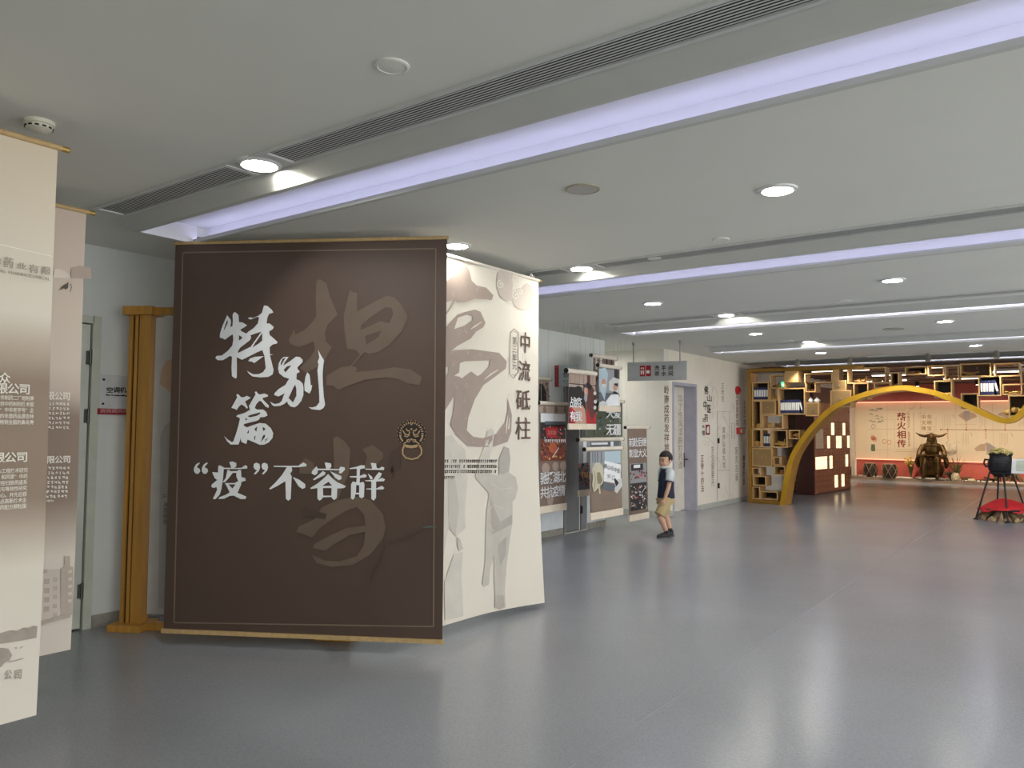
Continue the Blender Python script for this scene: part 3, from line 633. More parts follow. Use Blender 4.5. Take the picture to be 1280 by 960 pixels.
M_br = mat('brush_print', (166, 150, 140), .8, var=.06, scale=5); M_cl2 = mat('cloud_print', (202, 191, 180), .8); M_brtx = mat('brown_text', (98, 78, 70), .7); M_fig = mat('figure_print', (196, 190, 181), .8, var=.05, scale=9); M_fig2 = mat('figure_print_dark', (178, 172, 164), .8); M_fig3 = mat('figure_print_faint', (209, 203, 193), .8)
M_stxt = mat('small_text_dark', (62, 54, 50), .8); T8 = TT(545, 310, 5.65); T9 = TT(545, 430, 5.65); TF = TT(545, 540, 4.174)
cutz = [.15+.12*k for k in range(22)]; cutu = [.12*k for k in range(1, 14)]; cuts = ((0, cutu), (1, cutz))
p = Print(PB)
p.poly([(180,75),(197,95),(235,160),(250,230),(285,265),(350,280),(400,335),(388,370),(350,362),(270,360),(200,385),(150,385),(130,362),(45,390),(45,255),(130,190),(165,150),(165,100)], M_br, 1, T=T8)
p.stroke([(132,360),(100,420),(55,480)], [1.5, 1.6, 2], M_br, 1, T8)
p.poly([(30,-90),(75,-130),(150,-208),(190,-223),(270,-243),(310,-228),(345,-148),(330,-118),(280,-88),(240,-38),(150,12),(105,47),(250,37),(360,52),(440,62),(495,122),(490,172),(400,240),(330,290),(270,390),(225,520),(215,610),(260,655),(330,665),(420,635),(480,560),(500,470),(500,380),(530,500),(525,620),(500,690),(400,725),(300,728),(225,722),(140,640),(100,570),(120,480),(130,380),(120,375),(50,490),(30,490)], M_br, 1,
  holes=[[(150,-185),(210,-205),(255,-195),(250,-165),(200,-130),(125,-105),(145,-170)], [(165,135),(200,122),(375,115),(370,160),(320,210),(290,228),(245,195),(180,245),(160,230),(125,225),(160,200)], [(52,165),(85,160),(85,200),(55,250)]], T=T9)
for L in ([(240,-105),(270,-125),(315,-155)], [(335,250),(380,215),(432,182)], [(500,505),(492,570),(488,632)], [(512,520),(505,600)]): p.stroke(L, [.6, 1.7, .8][:len(L)], M_bcl, 2, T9)
p.disc(*T8(180, 90), 2.2, 2.6, M_br, 1, 10)
p.build('brush_character', t, cuts)['label'] = 'giant brown brush character'
p = Print(PB)
M_sq = mat('script_print', (184, 170, 160), .8)
for (x, y) in [(200,260),(215,335),(120,330),(290,290),(110,60+678),(220,60+678),(310,70+678),(390,85+678),(120,140+678),(140,300+678),(210,290+678),(200,400+678),(205,520+678),(160,600),(210,590),(360,680+678),(260,690+678),(440,690+678)]:
    q = [(x+16*math.cos(a*1.7+x)*(1-a/9), y+22*math.sin(a*1.3+y)*(1-a/12)+a*3-9) for a in range(7)]
    p.stroke(q, .55, M_sq, 2, T8)
p.build('faint_script', t, cuts)['kind'] = 'stuff'
p = Print(PB)
def blob(cx, cy, rx, ry, n=24): return [(cx+rx*math.cos(2*math.pi*k/n), cy+ry*math.sin(2*math.pi*k/n)) for k in range(n)]
p.poly([(430,180),(450,152),(490,165),(535,190),(535,370),(500,378),(450,350),(425,290),(420,230)], M_cl2, 1, T=T8)
p.poly([(540,300),(590,280),(640,245),(680,270),(695,330),(700,400),(680,438),(650,425),(610,440),(560,420),(535,370)], M_cl2, 1, T=T8)
M_cline = mat('cloud_line', (236, 230, 220), .8)
def spiral(cx, cy, r, s, a0, turns=1.4): return [(cx+s*r*(1-k/26)*math.cos(a0+turns*2*math.pi*k/24), cy+r*(1-k/26)*math.sin(a0+turns*2*math.pi*k/24)) for k in range(25)]
for (cx, cy, r, s, a0) in ((450,258,30,-1,-1.5),(562,335,32,-1,-1.6),(592,312,24,1,2.2),(685,372,28,1,-1.8),(560,235,32,1,-2.2),(675,195,18,1,0)): p.stroke(spiral(cx, cy, r, s, a0), .9, M_cline, 2, T8)
p.stroke([(590,285),(610,255),(645,243),(675,265),(690,310),(720,340)], 1, M_cline, 2, T8); p.stroke([(545,170),(535,200),(530,235)], 1, M_cline, 2, T8)
p.build('cloud_print', t, cuts)
p = Print(PB)
for ch, T, x0, y0, x1, y1 in (('中', T8, 595, 590, 660, 745), ('流', T8, 577, 790, 662, 945), ('砥', T9, 560, 320, 662, 470), ('柱', T9, 555, 515, 662, 675)):
    a = PB.uz(*T(x0, y0)); c = PB.uz(*T(x1, y1)); p.char(ch, a[0], a[1], c[0], c[1], M_brtx, 2, .012 if ch != '柱' else .006, True)
p.build('lettering', t, cuts)['label'] = 'brown vertical lettering'
p = Print(PB)
a = [T8(*q) for q in [(548,570),(578,600),(576,880),(540,920),(513,888),(522,600),(548,570)]]
p.stroke(a, .7, M_brtx, 2)
p.col('第三单元', *T8(537, 628), *T8(563, 868), M_brtx, 2)
p.stroke([T8(538,596), T8(548,588), T8(558,597)], .5, M_brtx, 2); p.stroke([T8(534,892), T8(542,900), T8(550,893)], .5, M_brtx, 2)
p.build('unit_label', t, cuts)['kind'] = 'stuff'
p = Print(PB)
for i, (y, x1, n) in enumerate(((574.5, 620.5, 26), (581.2, 620.3, 26), (587.6, 620, 26), (595.0, 568.5, 7))):
    tiny(p, 545, y, x1, y+3.6, n+3, M_stxt)
p.build('small_text', t, cuts)['kind'] = 'stuff'
p = Print(PB)   # two figures in protective suits, printed faintly
p.poly([(350,75),(375,85),(382,140),(375,210),(410,235),(420,290),(408,345),(392,365),(392,470),(380,540),(362,690),(352,830),(355,915),(330,925),(300,915),(305,850),(300,760),(300,640),(282,720),(275,795),(250,808),(240,790),(255,690),(258,560),(262,420),(275,320),(205,240),(205,200),(235,190),(285,220),(325,225),(322,150)], M_fig, 1, T=TF)
p.poly([(350,75),(375,85),(382,140),(375,205),(345,220),(325,215),(325,140)], M_fig2, 2, T=TF)
p.poly([(280,340),(330,470),(390,430),(388,480),(290,535)], M_fig2, 2, T=TF); p.poly([(320,590),(360,545),(358,640),(330,700)], M_fig2, 2, T=TF); p.poly([(305,850),(345,850),(350,910),(325,925),(300,912)], M_fig2, 2, T=TF)
p.poly([(255,60),(262,0),(285,-20),(300,0),(290,80),(262,190),(215,215),(220,150)], M_fig3, 1, T=TF)
p.poly([(30,30),(80,15),(115,60),(150,90),(165,230),(150,420),(155,500),(105,545),(65,500),(50,560),(40,640),(20,660)], M_fig3, 1, T=TF)
p.poly([(60,240),(100,250),(120,400),(100,540),(65,495)], M_fig, 2, T=TF); p.poly([(110,545),(125,560),(140,610),(120,620),(108,590)], M_fig, 2, T=TF); p.poly([(90,640),(140,625),(130,760),(140,960),(40,980),(40,780)], M_fig3, 1, T=TF)
for L in ([(262,420),(300,380),(345,400)], [(290,270),(330,300),(390,290)], [(270,480),(300,520)], [(330,560),(375,520)], [(70,100),(90,200)], [(130,120),(120,230)]): p.stroke(L, .8, M_fig3, 3, TF)
p.build('figure_print', t, cuts)
# ---- two text banners at the left edge
def textbanner(X, y0, y1, z0, z1, label, stops, nm):
    P = Panel((X, y0, 0), (0, 1, 0), lambda u, z: .02*math.sin((z-z0)*2.2)*(u/(y1-y0)-.4)); w = y1-y0
    t = thing('hanging_banner', label, 'banner', P.pt(w/2, z0), 'hanging scroll banners')
    m = grad_mat(nm, stops, 0, z1-z0)
    cloth(P, 0, w, z0, z1, m, t, 6, 14)
    rod(P, -.01, w+.015, z1+.006, .013, M_wood, M_gold, t)
    cords(P, (.12, w-.32), z1, t)
    return P, t
zz = lambda y, X: on(55, y, 0, X).z
CRM = (224, 216, 202); BRN = (150, 132, 116)
Pa, t = textbanner(-3.55, .35, 1.48, .28, 2.69, 'nearest cream and brown company text banner, cut by the left edge', [(0, (228, 222, 210)), (.28, CRM), (.36, (176, 160, 146)), (.40, BRN), (.60, BRN), (.66, (190, 175, 158)), (.72, CRM), (1, (216, 202, 180))], 'banner_print_near')
ca = ((1, [.28+.15*k for k in range(1, 17)]), (0, [.2*k for k in range(1, 6)]))
p = Print(Pa); MT = mat('text_cream', (240, 234, 222), .8); MTg = mat('text_grey', (172, 162, 150), .8)
S = lambda x: x/9.6
p.row('众', -1, 466.5, 11, 479, MT, 2, .03, 0); p.row('有限公司', -20, 480, 37, 492.5, MT, 2, .03, .08)
for i, s in enumerate(('山市制药二厂炮制南', '供中药制剂技术服', '“中华老字号”企', '的非遗药品源吉林', '畅销全国的鼻炎康')):
    y = 494.8+7.55*i; w = 42/8; n = len(s); p.row(s, 41.5-.2*i-w*n, y, 41.5-.2*i, y+5.6, MT, 2, .008, .12)
p.row('有限公司', -25, 565.5, 33, 577.5, MT, 2, .03, .08)
for i, s in enumerate(('心工程技术研究', '的“和同家”中药', '行控归脉例道系', '究与等效性研究', '中心。并先后获', '点高新技术企', '药配方颗粒国')):
    y = 585.3+7.5*i; w = 5.45; n = len(s); p.row(s, 33-.35*i-w*n, y, 33-.35*i, y+5.6, MT, 2, .008, .12)
p.build('text_block', t, ca)['kind'] = 'stuff'
p = Print(Pa); TH = TT(0, 290, 9.6)
g0 = Pa.uz(0, 310); 
p.stroke([(-8, 303.5), (0, 305.5), (66, 320.3)], .8, mat('text_white', (244, 240, 232), .8), 1)
for ch, x0, y0, x1, y1 in (('众', -30, 290, 15, 395), ('药', 50, 295, 160, 440), ('业', 205, 360, 320, 450), ('有', 350, 380, 470, 500), ('限', 510, 410, 612, 520)):
    a = Pa.uz(*TH(x0, y0)); c = Pa.uz(*TH(x1, y1)); p.char(ch, a[0], a[1], c[0], c[1], MTg, 1, .03, True)
vv = 'ZHONG PHARMACEUTICAL'
for i, ch in enumerate(vv):
    x = -115+36.5*i; y = 447+.165*x
    if ch != ' ':
        a = Pa.uz(*TH(x, y)); c = Pa.uz(*TH(x+29, y+40)); p.char(ch, a[0], a[1], c[0], c[1], MTg, 1, .02, True)
p.build('faded_sign_print', t, ca)
p = Print(Pa); TB2 = TT(0, 690, 4.364); M_hill = mat('hill_print', (166, 156, 144), .8, var=.12, scale=14)
p.poly([(-60,440),(0,440),(50,425),(90,428),(120,410),(150,412),(175,400),(196,402),(192,465),(100,482),(0,498),(-60,505)], M_hill, 1, T=TB2)
p.poly([(-60,525),(0,520),(40,525),(60,560),(45,590),(20,600),(0,625),(-60,640)], M_hill, 1, T=TB2)
p.stroke([(40,598),(80,590),(120,578)], 1, M_hill, 1, TB2)
for x, ch in ((-50, '限'), (22, '公'), (75, '司')): 
    a = Pa.uz(*TB2(x, 645)); c = Pa.uz(*TB2(x+36, 688)); p.char(ch, a[0], a[1], c[0], c[1], MTg, 1, .03, True)
p.disc(*TB2(80, 521), 1.2, 1.2, M_hill, 1, 8); p.stroke([(105,522),(118,512)], 1, M_hill, 1, TB2)
p.build('landscape_print', t, ca)
Pb, t = textbanner(-4.55, .95, 2.06, .245, 2.70, 'second cream and brown company text banner, behind the nearest one', [(0, (222, 212, 200)), (.24, (216, 206, 194)), (.31, (170, 154, 142)), (.36, (140, 123, 110)), (.55, (136, 119, 106)), (.60, (190, 176, 164)), (.66, (206, 194, 180)), (1, (204, 188, 174))], 'banner_print_second')
cb = ((1, [.3+.15*k for k in range(1, 16)]), (0, [.2*k for k in range(1, 6)]))
p = Print(Pb)
p.row('有限公司', 48, 490, 87.5, 500, MT, 2, .03, .1)
for i in range(6): micro(p, 36, 503+5.9*i, 87.5-.3*i, 506.8+5.9*i, 11, MT)
p.row('有限公司', 47.5, 570, 87, 579, MT, 2, .03, .1)
for i in range(7): micro(p, 40-.5*i, 583.2+5.85*i, 86-.45*i, 587+5.85*i, 10, MT)
micro(p, 44, 624.2, 66, 627.6, 5, MT)
p.build('text_block', t, cb)['kind'] = 'stuff'
p = Print(Pb); M_bld = mat('building_print', (206, 194, 182), .8); M_bld2 = mat('building_print_dark', (182, 168, 156), .8)
p.poly([(150,100),(320,90),(325,340),(200,385),(150,390)], M_bld, 1, T=TB2); p.poly([(325,90),(345,80),(345,20),(375,20),(375,75),(392,80),(390,340),(325,360)], M_bld2, 1, T=TB2)
for r in range(4):
    for cx in (208, 235, 250): p.rect(*TB2(cx, 145+50*r), *TB2(cx+12, 172+50*r), M_bld2, 2)
for r in range(5):
    for cx in (284, 296): 
        for cy in (0, 12): p.rect(*TB2(cx, 138+48*r+cy), *TB2(cx+8, 146+48*r+cy), M_bld2, 2)
    p.poly([(365,98+40*r),(385,95+40*r),(385,112+40*r),(365,115+40*r)], M_bld, 2, T=TB2)
p.rect(*TB2(215, 97), *TB2(250, 112), M_bld2, 2)
p.poly([(205,375),(320,350),(385,330),(378,355),(230,395),(205,400)], M_bld2, 2, T=TB2)
p.build('building_print', t, cb)
p = Print(Pb); M_mt = mat('mountain_print', (216, 206, 194), .8); M_mtd = mat('mountain_print_dark', (176, 160, 148), .8)
p.poly([(640,545),(660,440),(700,440),(790,470),(830,510),(855,552)], M_mt, 1, T=TH); p.poly([(860,430),(960,400),(1100,430),(1100,560),(860,552)], M_mtd, 1, T=TH)
p.poly([(705,705),(760,640),(800,620),(825,595),(820,670),(790,690),(770,670)], mat('bird_print', (92, 84, 74), .8), 2, T=TH); p.stroke([(850,620),(862,660),(845,720)], .8, mat('bird_print', (92, 84, 74)), 2, TH)
p.build('mountain_print', t, cb)
# ---- wooden stand with its own hanging cloth, behind the dark banner
M_pine = mat('stand_wood', (190, 138, 58), .4, var=.16, scale=3, stretch=(9, 9, .6), bump=.06, bscale=30, coat=.2)
M_grfill = mat('groove_shade', (52, 30, 16), .5)
base = V((-5.64, 2.97, 0)); U = V((.8675, .4975, 0)); M5 = ORI(base, U)
t = thing('banner_stand', 'golden wooden banner stand with grooved posts behind the dark banner', 'stand', base)
for x in (0, 1.55):
    b = MB(); b.box(x-.065, x-.037, -.045, .05, .05, 2.30, M5); b.box(x-.021, x+.004, -.04, .05, .05, 2.30, M5); b.box(x+.020, x+.10, -.05, .05, .05, 2.30, M5); b.build('post', M_pine, t, bevel=.003)
    b = MB(); b.box(x-.04, x+.022, -.028, .045, .05, 2.29, M5); b.build('groove_filler', M_grfill, t)  # dark board fills the post gaps, their shade put into its colour
    b = MB(); b.box(x-.10, x+.13, -.08, .09, 2.30, 2.365, M5); b.build('cap', M_pine, t, bevel=.004)
    b = MB(); b.box(x-.12, x+.14, -.11, .13, 0, .05, M5); b.build('foot', M_pine, t, bevel=.004)
b = MB(); b.box(.1, 1.5, -.03, .03, .0, .055, M5); b.build('base_rail', M_pine, t, bevel=.003)
b = MB(); b.box(.1, 1.5, -.03, .03, 2.305, 2.36, M5); b.build('top_rail', M_pine, t, bevel=.003)
PS = Panel(base+V((-.4975*-.035, .8675*-.035, 0)), U)
M_pcl = mat('stand_cloth', (204, 196, 190), .8)
cloth(PS, .14, 1.46, .12, 2.28, M_pcl, t, 4, 6, name='stand_cloth')['label'] = 'pale grey printed cloth'
p = Print(PS); M_or = mat('wave_print', (206, 170, 140), .8)
p.poly([(203,462),(208,452),(216,448),(226,448),(226,500),(200,480)], M_or, 1)
p.poly([(201,545),(206,532),(226,520),(226,760),(198,760)], mat('wave_print_grey', (186, 178, 172), .8), 1)
p.stroke([(203,619),(209,618)], .7, M_brtx, 2); p.stroke([(203,621.5),(209,620.5)], .7, M_brtx, 2)
p.col('风雨岭南', 205.5, 628, 209.5, 656, M_brtx, 2)
p.build('stand_print', t)
# ================================================================== SMALL HANGING POSTERS
M_roll = mat('roll_cream', (224, 214, 198), .6); M_strip2 = mat('strip_cream', (226, 212, 192), .7)
PC = {k: mat('poster_'+k, v, .75) for k, v in dict(brown=(126,108,96), tan=(168,148,134), white=(232,234,236), dark=(48,44,44), red=(176,44,52), crowd=(120,62,48), orange=(186,96,62), skin=(196,150,128), grey=(150,154,158), steel=(96,104,112), pale=(206,208,206), blue=(176,196,206), pink=(196,132,124), green=(84,92,74), maroon=(92,52,46), hair=(34,28,28), scarlet=(168,36,40), wallp=(172,158,150), bag=(196,190,166), bagd=(140,132,108), floorp=(132,114,100), gold=(206,160,90)).items()}
def poster(X, roll, cl, strip, label, base, skew=0):
    # roll: px (x0, y, x1, height) ; cl: px (x0, ytop, x1, ybottom) ; strip height px
    a = on(roll[0], roll[1], 0, X); b_ = on(roll[2], roll[1], 0, X); y0, y1 = a.y, b_.y
    P = Panel((X, 0, 0), (0, 1, 0), lambda u, z: skew*(z-1))
    zr = a.z; r = abs(on(roll[0], roll[1]-roll[3]/2, 0, X).z - on(roll[0], roll[1]+roll[3]/2, 0, X).z)/2*.9
    c0 = P.uz(cl[0], (cl[1]+cl[3])/2)[0]; c1 = P.uz(cl[2], (cl[1]+cl[3])/2)[0]; zb = P.uz((cl[0]+cl[2])/2, cl[3])[1]
    zs = P.uz((cl[0]+cl[2])/2, cl[3]+strip)[1]
    t = thing('hanging_poster', label, 'poster', P.pt((c0+c1)/2, zs), 'small scroll posters hung by the left wall')
    cloth(P, c0, c1, zb, zr, base, t, 2, 2)
    rod(P, y0, y1, zr, r, M_roll, M_black, t, 'top_roll', capl=.012)
    b = MB(); M4 = ORI(P.pt(c0-.01, zs), P.U); w = c1-c0+.02; b.box(0, w, -.012-.0, .012, 0, zb-zs, M4); b.build('bottom_strip', M_strip2, t, bevel=.006)
    cords(P, (y0+.05, y1-.05), zr, t)
    return P, t, Print(P, .004)
def crowd(p, x0, y0, x1, y1, cols, n, layer=2, r=(.7, 1.6)):
    for i in range(n):
        x, y = random.uniform(x0, x1), random.uniform(y0, y1); a = random.uniform(*r); p.disc(x, y, a*.8, a, PC[random.choice(cols)], layer+i % 3, 7)
G1 = TT(668, 495, 6.19)
P, t, p = poster(-5.25, (673.5, 503.6, 709.5, 5.6), (674, 506, 707.5, 631), 9, 'brown poster with two crowd photos and two rows of white characters', PC['brown'])
p.rect(*G1(35, 75), *G1(250, 135), PC['tan'], 1)
for x in (75, 165, 235): p.poly([(x-10,130),(x-12,100),(x-5,75),(x+5,75),(x+13,105),(x+10,130)], PC['brown'], 2, T=G1)
p.rect(*G1(45, 132), *G1(236, 205), PC['white'], 2); p.rect(*G1(45, 205), *G1(236, 330), PC['dark'], 2); p.rect(*G1(45, 332), *G1(240, 495), PC['crowd'], 2)
p.rect(*G1(78, 195), *G1(236, 222), PC['steel'], 3)
crowd(p, *G1(50, 235), *G1(232, 325), ['red', 'dark', 'white', 'scarlet', 'grey'], 60, 3); p.poly([(72,245),(175,235),(165,325),(88,320)], PC['scarlet'], 7, T=G1); p.row('加油', *G1(95, 265), *G1(160, 300), PC['pink'], 8)
crowd(p, *G1(50, 345), *G1(236, 490), ['orange', 'crowd', 'dark', 'maroon', 'gold', 'red'], 110, 3); p.disc(*G1(135, 400), 5, 7, PC['orange'], 7); p.stroke([(130,475),(180,400)], .8, PC['white'], 8, G1)
for x in range(70, 236, 14): p.poly([(x,335),(x+8,335),(x+7,365),(x+2,350)], PC['white'], 7, T=G1)
for (x, y, a, b_) in ((85,560,5,7), (160,545,4,6), (120,800,4,8), (220,540,4,6)): p.disc(*G1(x, y), a, b_, PC['tan'], 1, 10)
p.row('驰援湖北', *G1(44, 588), *G1(238, 675), PC['white'], 3, .012, .06); p.row('共抗疫情', *G1(44, 698), *G1(234, 782), PC['white'], 3, .012, .06)
p.build('printed_picture', t)
P, t, p = poster(-5.5, (662, 472, 688, 5), (663, 474, 686.5, 506), 4, 'small upper poster of dark figures, half hidden behind the cream banner', PC['tan'])
p.poly([(673,500),(674,486),(678,479),(682,490),(683,506),(673,506)], PC['dark'], 1); p.disc(676, 482, 2.2, 2.6, PC['hair'], 2); crowd(p, 680, 477, 686, 500, ['brown', 'wallp', 'dark'], 14)
p.build('printed_picture', t)
G4 = TT(706, 455, 9.149)
P, t, p = poster(-4.98, (708, 463.2, 744.5, 7), (710.8, 465, 744, 529.6), 7.4, 'poster of a masked woman in red with four white characters', PC['wallp'])
p.rect(*G4(45, 110), *G4(350, 235), PC['tan'], 1); 
for x in (60, 110, 160, 210, 310): p.rect(*G4(x, 115), *G4(x+3, 230), PC['brown'], 2)
p.rect(*G4(45, 228), *G4(350, 245), PC['maroon'], 2); p.rect(*G4(250, 120), *G4(285, 250), PC['maroon'], 2); p.rect(*G4(45, 300), *G4(350, 680), PC['dark'], 1)
p.poly([(45,260),(110,265),(150,250),(190,270),(205,400),(190,480),(45,480)], PC['hair'], 3, T=G4); p.poly([(45,480),(190,460),(225,520),(240,680),(45,680)], PC['skin'], 3, T=G4)
p.poly([(60,480),(120,560),(110,680),(45,680),(45,520)], PC['scarlet'], 4, T=G4)
p.poly([(215,235),(260,205),(300,250),(330,300),(320,480),(345,600),(300,650),(240,600),(225,440),(205,300)], PC['maroon'], 4, T=G4); p.poly([(210,270),(250,270),(255,340),(235,360),(210,330)], PC['skin'], 5, T=G4); p.poly([(212,345),(250,350),(245,420),(225,440),(208,400)], PC['grey'], 6, T=G4)
p.poly([(220,240),(260,208),(300,250),(290,300),(250,275),(215,270)], PC['hair'], 6, T=G4); p.poly([(230,600),(250,500),(300,650),(350,540),(350,682),(232,682)], PC['scarlet'], 5, T=G4)
for (x, y) in ((335,335),(340,430),(335,500)): p.disc(*G4(x, y), 1.8, 2.4, PC['pale'], 5)
p.row('战疫', *G4(48, 385), *G4(178, 500), PC['white'], 8, .02, .02); p.row('有我', *G4(48, 545), *G4(178, 655), PC['white'], 8, .02, .02)
p.build('printed_picture', t)
P, t, p = poster(-5.42, (739, 444, 769.5, 5.5), (741.5, 446, 768, 520), 5, 'topmost small poster, mostly hidden by the poster of two medics', PC['brown'])
for x in (744, 750, 757, 763): p.rect(x, 447.5, x+2, 462, PC['dark'] if x % 2 else PC['pale'], 1)
p.rect(742, 450, 767, 453, PC['maroon'], 2); crowd(p, 742, 468, 756, 515, ['white', 'dark', 'red', 'grey'], 40)
p.build('printed_picture', t)
P, t, p = poster(-5.30, (736, 499.5, 779, 4.5), (734, 502, 778, 546.5), 4, 'dark green grey poster with four white characters, behind two others', PC['green'])
crowd(p, 735, 515, 777, 545, ['green', 'steel', 'dark', 'grey'], 70, 1, (.8, 2))
p.row('大爱', *G4(468, 520), *G4(632, 620), PC['white'], 6, .02, .05); p.row('无疆', *G4(468, 690), *G4(632, 812), PC['white'], 6, .02, .05)
p.build('printed_picture', t)
P, t, p = poster(-5.08, (747.5, 456.4, 775, 5.5), (749, 458, 774.5, 507.5), 7, 'poster of two people in white protective suits, upper right', PC['steel'])
p.rect(*G4(385, 45), *G4(620, 340), PC['grey'], 1); p.rect(*G4(560, 50), *G4(620, 170), PC['dark'], 2); p.poly([(385,60),(460,40),(490,110),(475,240),(450,420),(400,300),(385,250)], PC['blue'], 2, T=G4)
p.disc(*G4(440, 215), 3, 5, PC['skin'], 3); p.poly([(415,230),(465,230),(455,265),(420,265)], PC['pale'], 4, T=G4); p.poly([(500,200),(550,150),(620,180),(620,350),(500,300)], PC['pale'], 3, T=G4)
p.disc(*G4(570, 262), 2.6, 5, PC['skin'], 4); p.poly([(555,225),(600,220),(600,260),(560,240)], PC['hair'], 5, T=G4); p.poly([(535,320),(560,345),(610,350),(600,330),(560,310)], PC['dark'], 5, T=G4)
p.poly([(465,420),(520,350),(600,345),(622,380),(622,480),(455,480)], PC['white'], 4, T=G4); p.poly([(380,480),(385,440),(430,420),(470,440),(480,480)], PC['pale'], 5, T=G4)
p.build('printed_picture', t)
G5 = TT(716, 540, 8.353)
P, t, p = poster(-5.18, (722.5, 549.8, 778, 6), (723.5, 552, 776, 609.8), 7.8, 'rear lower poster of people with red banners, only its left edge seen', PC['steel'])
p.rect(*G5(60, 105), *G5(180, 320), PC['grey'], 1); p.rect(*G5(105, 100), *G5(140, 320), PC['white'], 2); p.rect(*G5(390, 100), *G5(420, 150), PC['white'], 2); p.rect(*G5(190, 112), *G5(360, 130), PC['white'], 2)
crowd(p, *G5(62, 330), *G5(178, 560), ['maroon', 'orange', 'dark', 'crowd', 'grey'], 70, 2)
for x in (85, 110, 135, 158): p.rect(*G5(x, 420), *G5(x+12, 475), PC['gold'], 7)
p.build('printed_picture', t)
P, t, p = poster(-4.80, (731, 561.8, 777.5, 6), (737, 564, 776.8, 638), 9, 'lower front poster showing a plastic wrapped hand and a lettered paper', PC['floorp'], -.02)
p.rect(*G5(180, 205), *G5(500, 400), PC['grey'], 1); p.rect(*G5(330, 205), *G5(495, 320), PC['blue'], 2); 
for x in (200, 225, 250, 290): p.rect(*G5(x, 205), *G5(x+10, 320), PC['steel'], 2)
p.poly([(195,380),(230,320),(270,318),(305,360),(318,480),(300,540),(270,560),(280,640),(265,645),(255,580),(240,600),(210,630),(190,560),(200,480)], PC['bag'], 4, T=G5); p.poly([(245,420),(275,420),(300,500),(280,540),(250,540),(240,480)], PC['bagd'], 5, T=G5); p.stroke([(215,400),(225,500),(215,600)], .6, PC['bagd'], 5, G5)
p.poly([(325,300),(495,340),(490,500),(430,535),(315,515)], PC['white'], 3, T=G5); p.poly([(310,520),(440,560),(400,620),(295,590)], PC['steel'], 4, T=G5); p.poly([(430,500),(500,480),(505,560),(450,640),(425,620)], PC['pale'], 4, T=G5); p.poly([(430,480),(470,530),(440,570),(420,500)], PC['dark'], 5, T=G5)
for i, ch in enumerate('佛山市中医'):
    a = P.uz(*G5(318+34*i, 335+12*i)); c = P.uz(*G5(346+34*i, 380+12*i)); p.char(ch, a[0], a[1], c[0], c[1], PC['dark'], 6)
for ch, x, y in (('对', 350, 440), ('口', 395, 455)):
    a = P.uz(*G5(x, y)); c = P.uz(*G5(x+30, y+45)); p.char(ch, a[0], a[1], c[0], c[1], PC['steel'], 6)
p.poly([(180,640),(300,590),(500,640),(500,790),(180,825)], PC['floorp'], 2, T=G5); p.stroke([(330,650),(360,700),(430,695)], .6, PC['brown'], 4, G5)
p.build('printed_picture', t)
G7 = TT(776, 525, 7.385)
P, t, p = poster(-5.35, (782.5, 534.4, 811.5, 4.5), (785, 537, 809, 642), 8, 'lone brown poster farthest along with two photos below white characters', PC['brown'], -.02)
p.row('前赴后继', *G7(75, 165), *G7(236, 245), PC['white'], 3, .012, .05); p.row('彰显大义', *G7(75, 270), *G7(236, 345), PC['white'], 3, .012, .05)
p.rect(*G7(80, 405), *G7(232, 570), PC['grey'], 1); crowd(p, *G7(84, 470), *G7(228, 560), ['pink', 'red', 'dark', 'grey', 'maroon'], 50, 2); p.rect(*G7(90, 410), *G7(200, 460), PC['dark'], 2); p.rect(*G7(110, 415), *G7(170, 440), PC['white'], 6)
p.rect(*G7(80, 588), *G7(232, 815), PC['dark'], 1); crowd(p, *G7(84, 600), *G7(228, 810), ['white', 'pink', 'dark', 'grey', 'pale', 'brown'], 80, 2); p.stroke([(180,670),(225,610)], .6, PC['white'], 6, G7)
p.build('printed_picture', t)

# ================================================================== SIGNS
M_sign = mat('sign_grey', (176, 178, 178), .35, .2, var=.02); M_sred = mat('sign_red', (150, 22, 36), .45); M_stx = mat('sign_black', (24, 24, 26), .6); M_swh = mat('sign_white', (236, 230, 226), .6)
ra, rb = on(792, 428, 2, H), on(850.5, 425.3, 2, H); US = (rb-ra); US.z = 0; US.normalize()
PG = Panel(V((ra.x, ra.y, 0)), US); s0 = PG.uz(784.2, 464); s1 = PG.uz(858.2, 464); st = PG.uz(820, 452)[1]; sb = PG.uz(820, 475.6)[1]
t = thing('hanging_sign', 'grey restroom and tea room sign hung from the ceiling', 'sign', PG.pt((s0[0]+s1[0])/2, sb))
MS = ORI(PG.pt(0, 0), US)
b = MB(); b.box(s0[0], s1[0], 0, .03, sb, st, MS); b.build('sign_board', M_sign, t, bevel=.003)
for q in (PG.uz(791.5, 450)[0], PG.uz(849.8, 450)[0]):
    b = MB(); b.tube([PG.pt(q, st-.02, -.015), PG.pt(q, H, -.015)], .011, 10); b.build('hanging_rod', M_grey, t, True)
    b = MB(); b.lathe([(.022, 0), (.022, -.04), (.012, -.05)], PG.pt(q, H, -.015), 12); b.build('ceiling_mount', M_grey, t, True)
    for z in (st-.035, sb+.035):
        b = MB(); c = PG.pt(q, z, 0); b.tube([c, c+PG.N*.006], .009, 8); b.build('screw', M_grey, t)
GS = TT(780, 420, 13.71); p = Print(PG, .003)
p.rect(*GS(272, 510), *GS(463, 688), M_sred, 1); p.rect(*GS(364, 515), *GS(368, 684), M_swh, 2)
for x in (298, 335): p.disc(*GS(x, 560), .7, .7, M_swh, 2, 8); p.poly([(x-12,590),(x+12,590),(x+9,660),(x-9,660)], M_swh, 2, T=GS)
p.rect(*GS(285, 545), *GS(345, 550), M_swh, 2); p.rect(*GS(385, 590), *GS(440, 640), M_swh, 2)
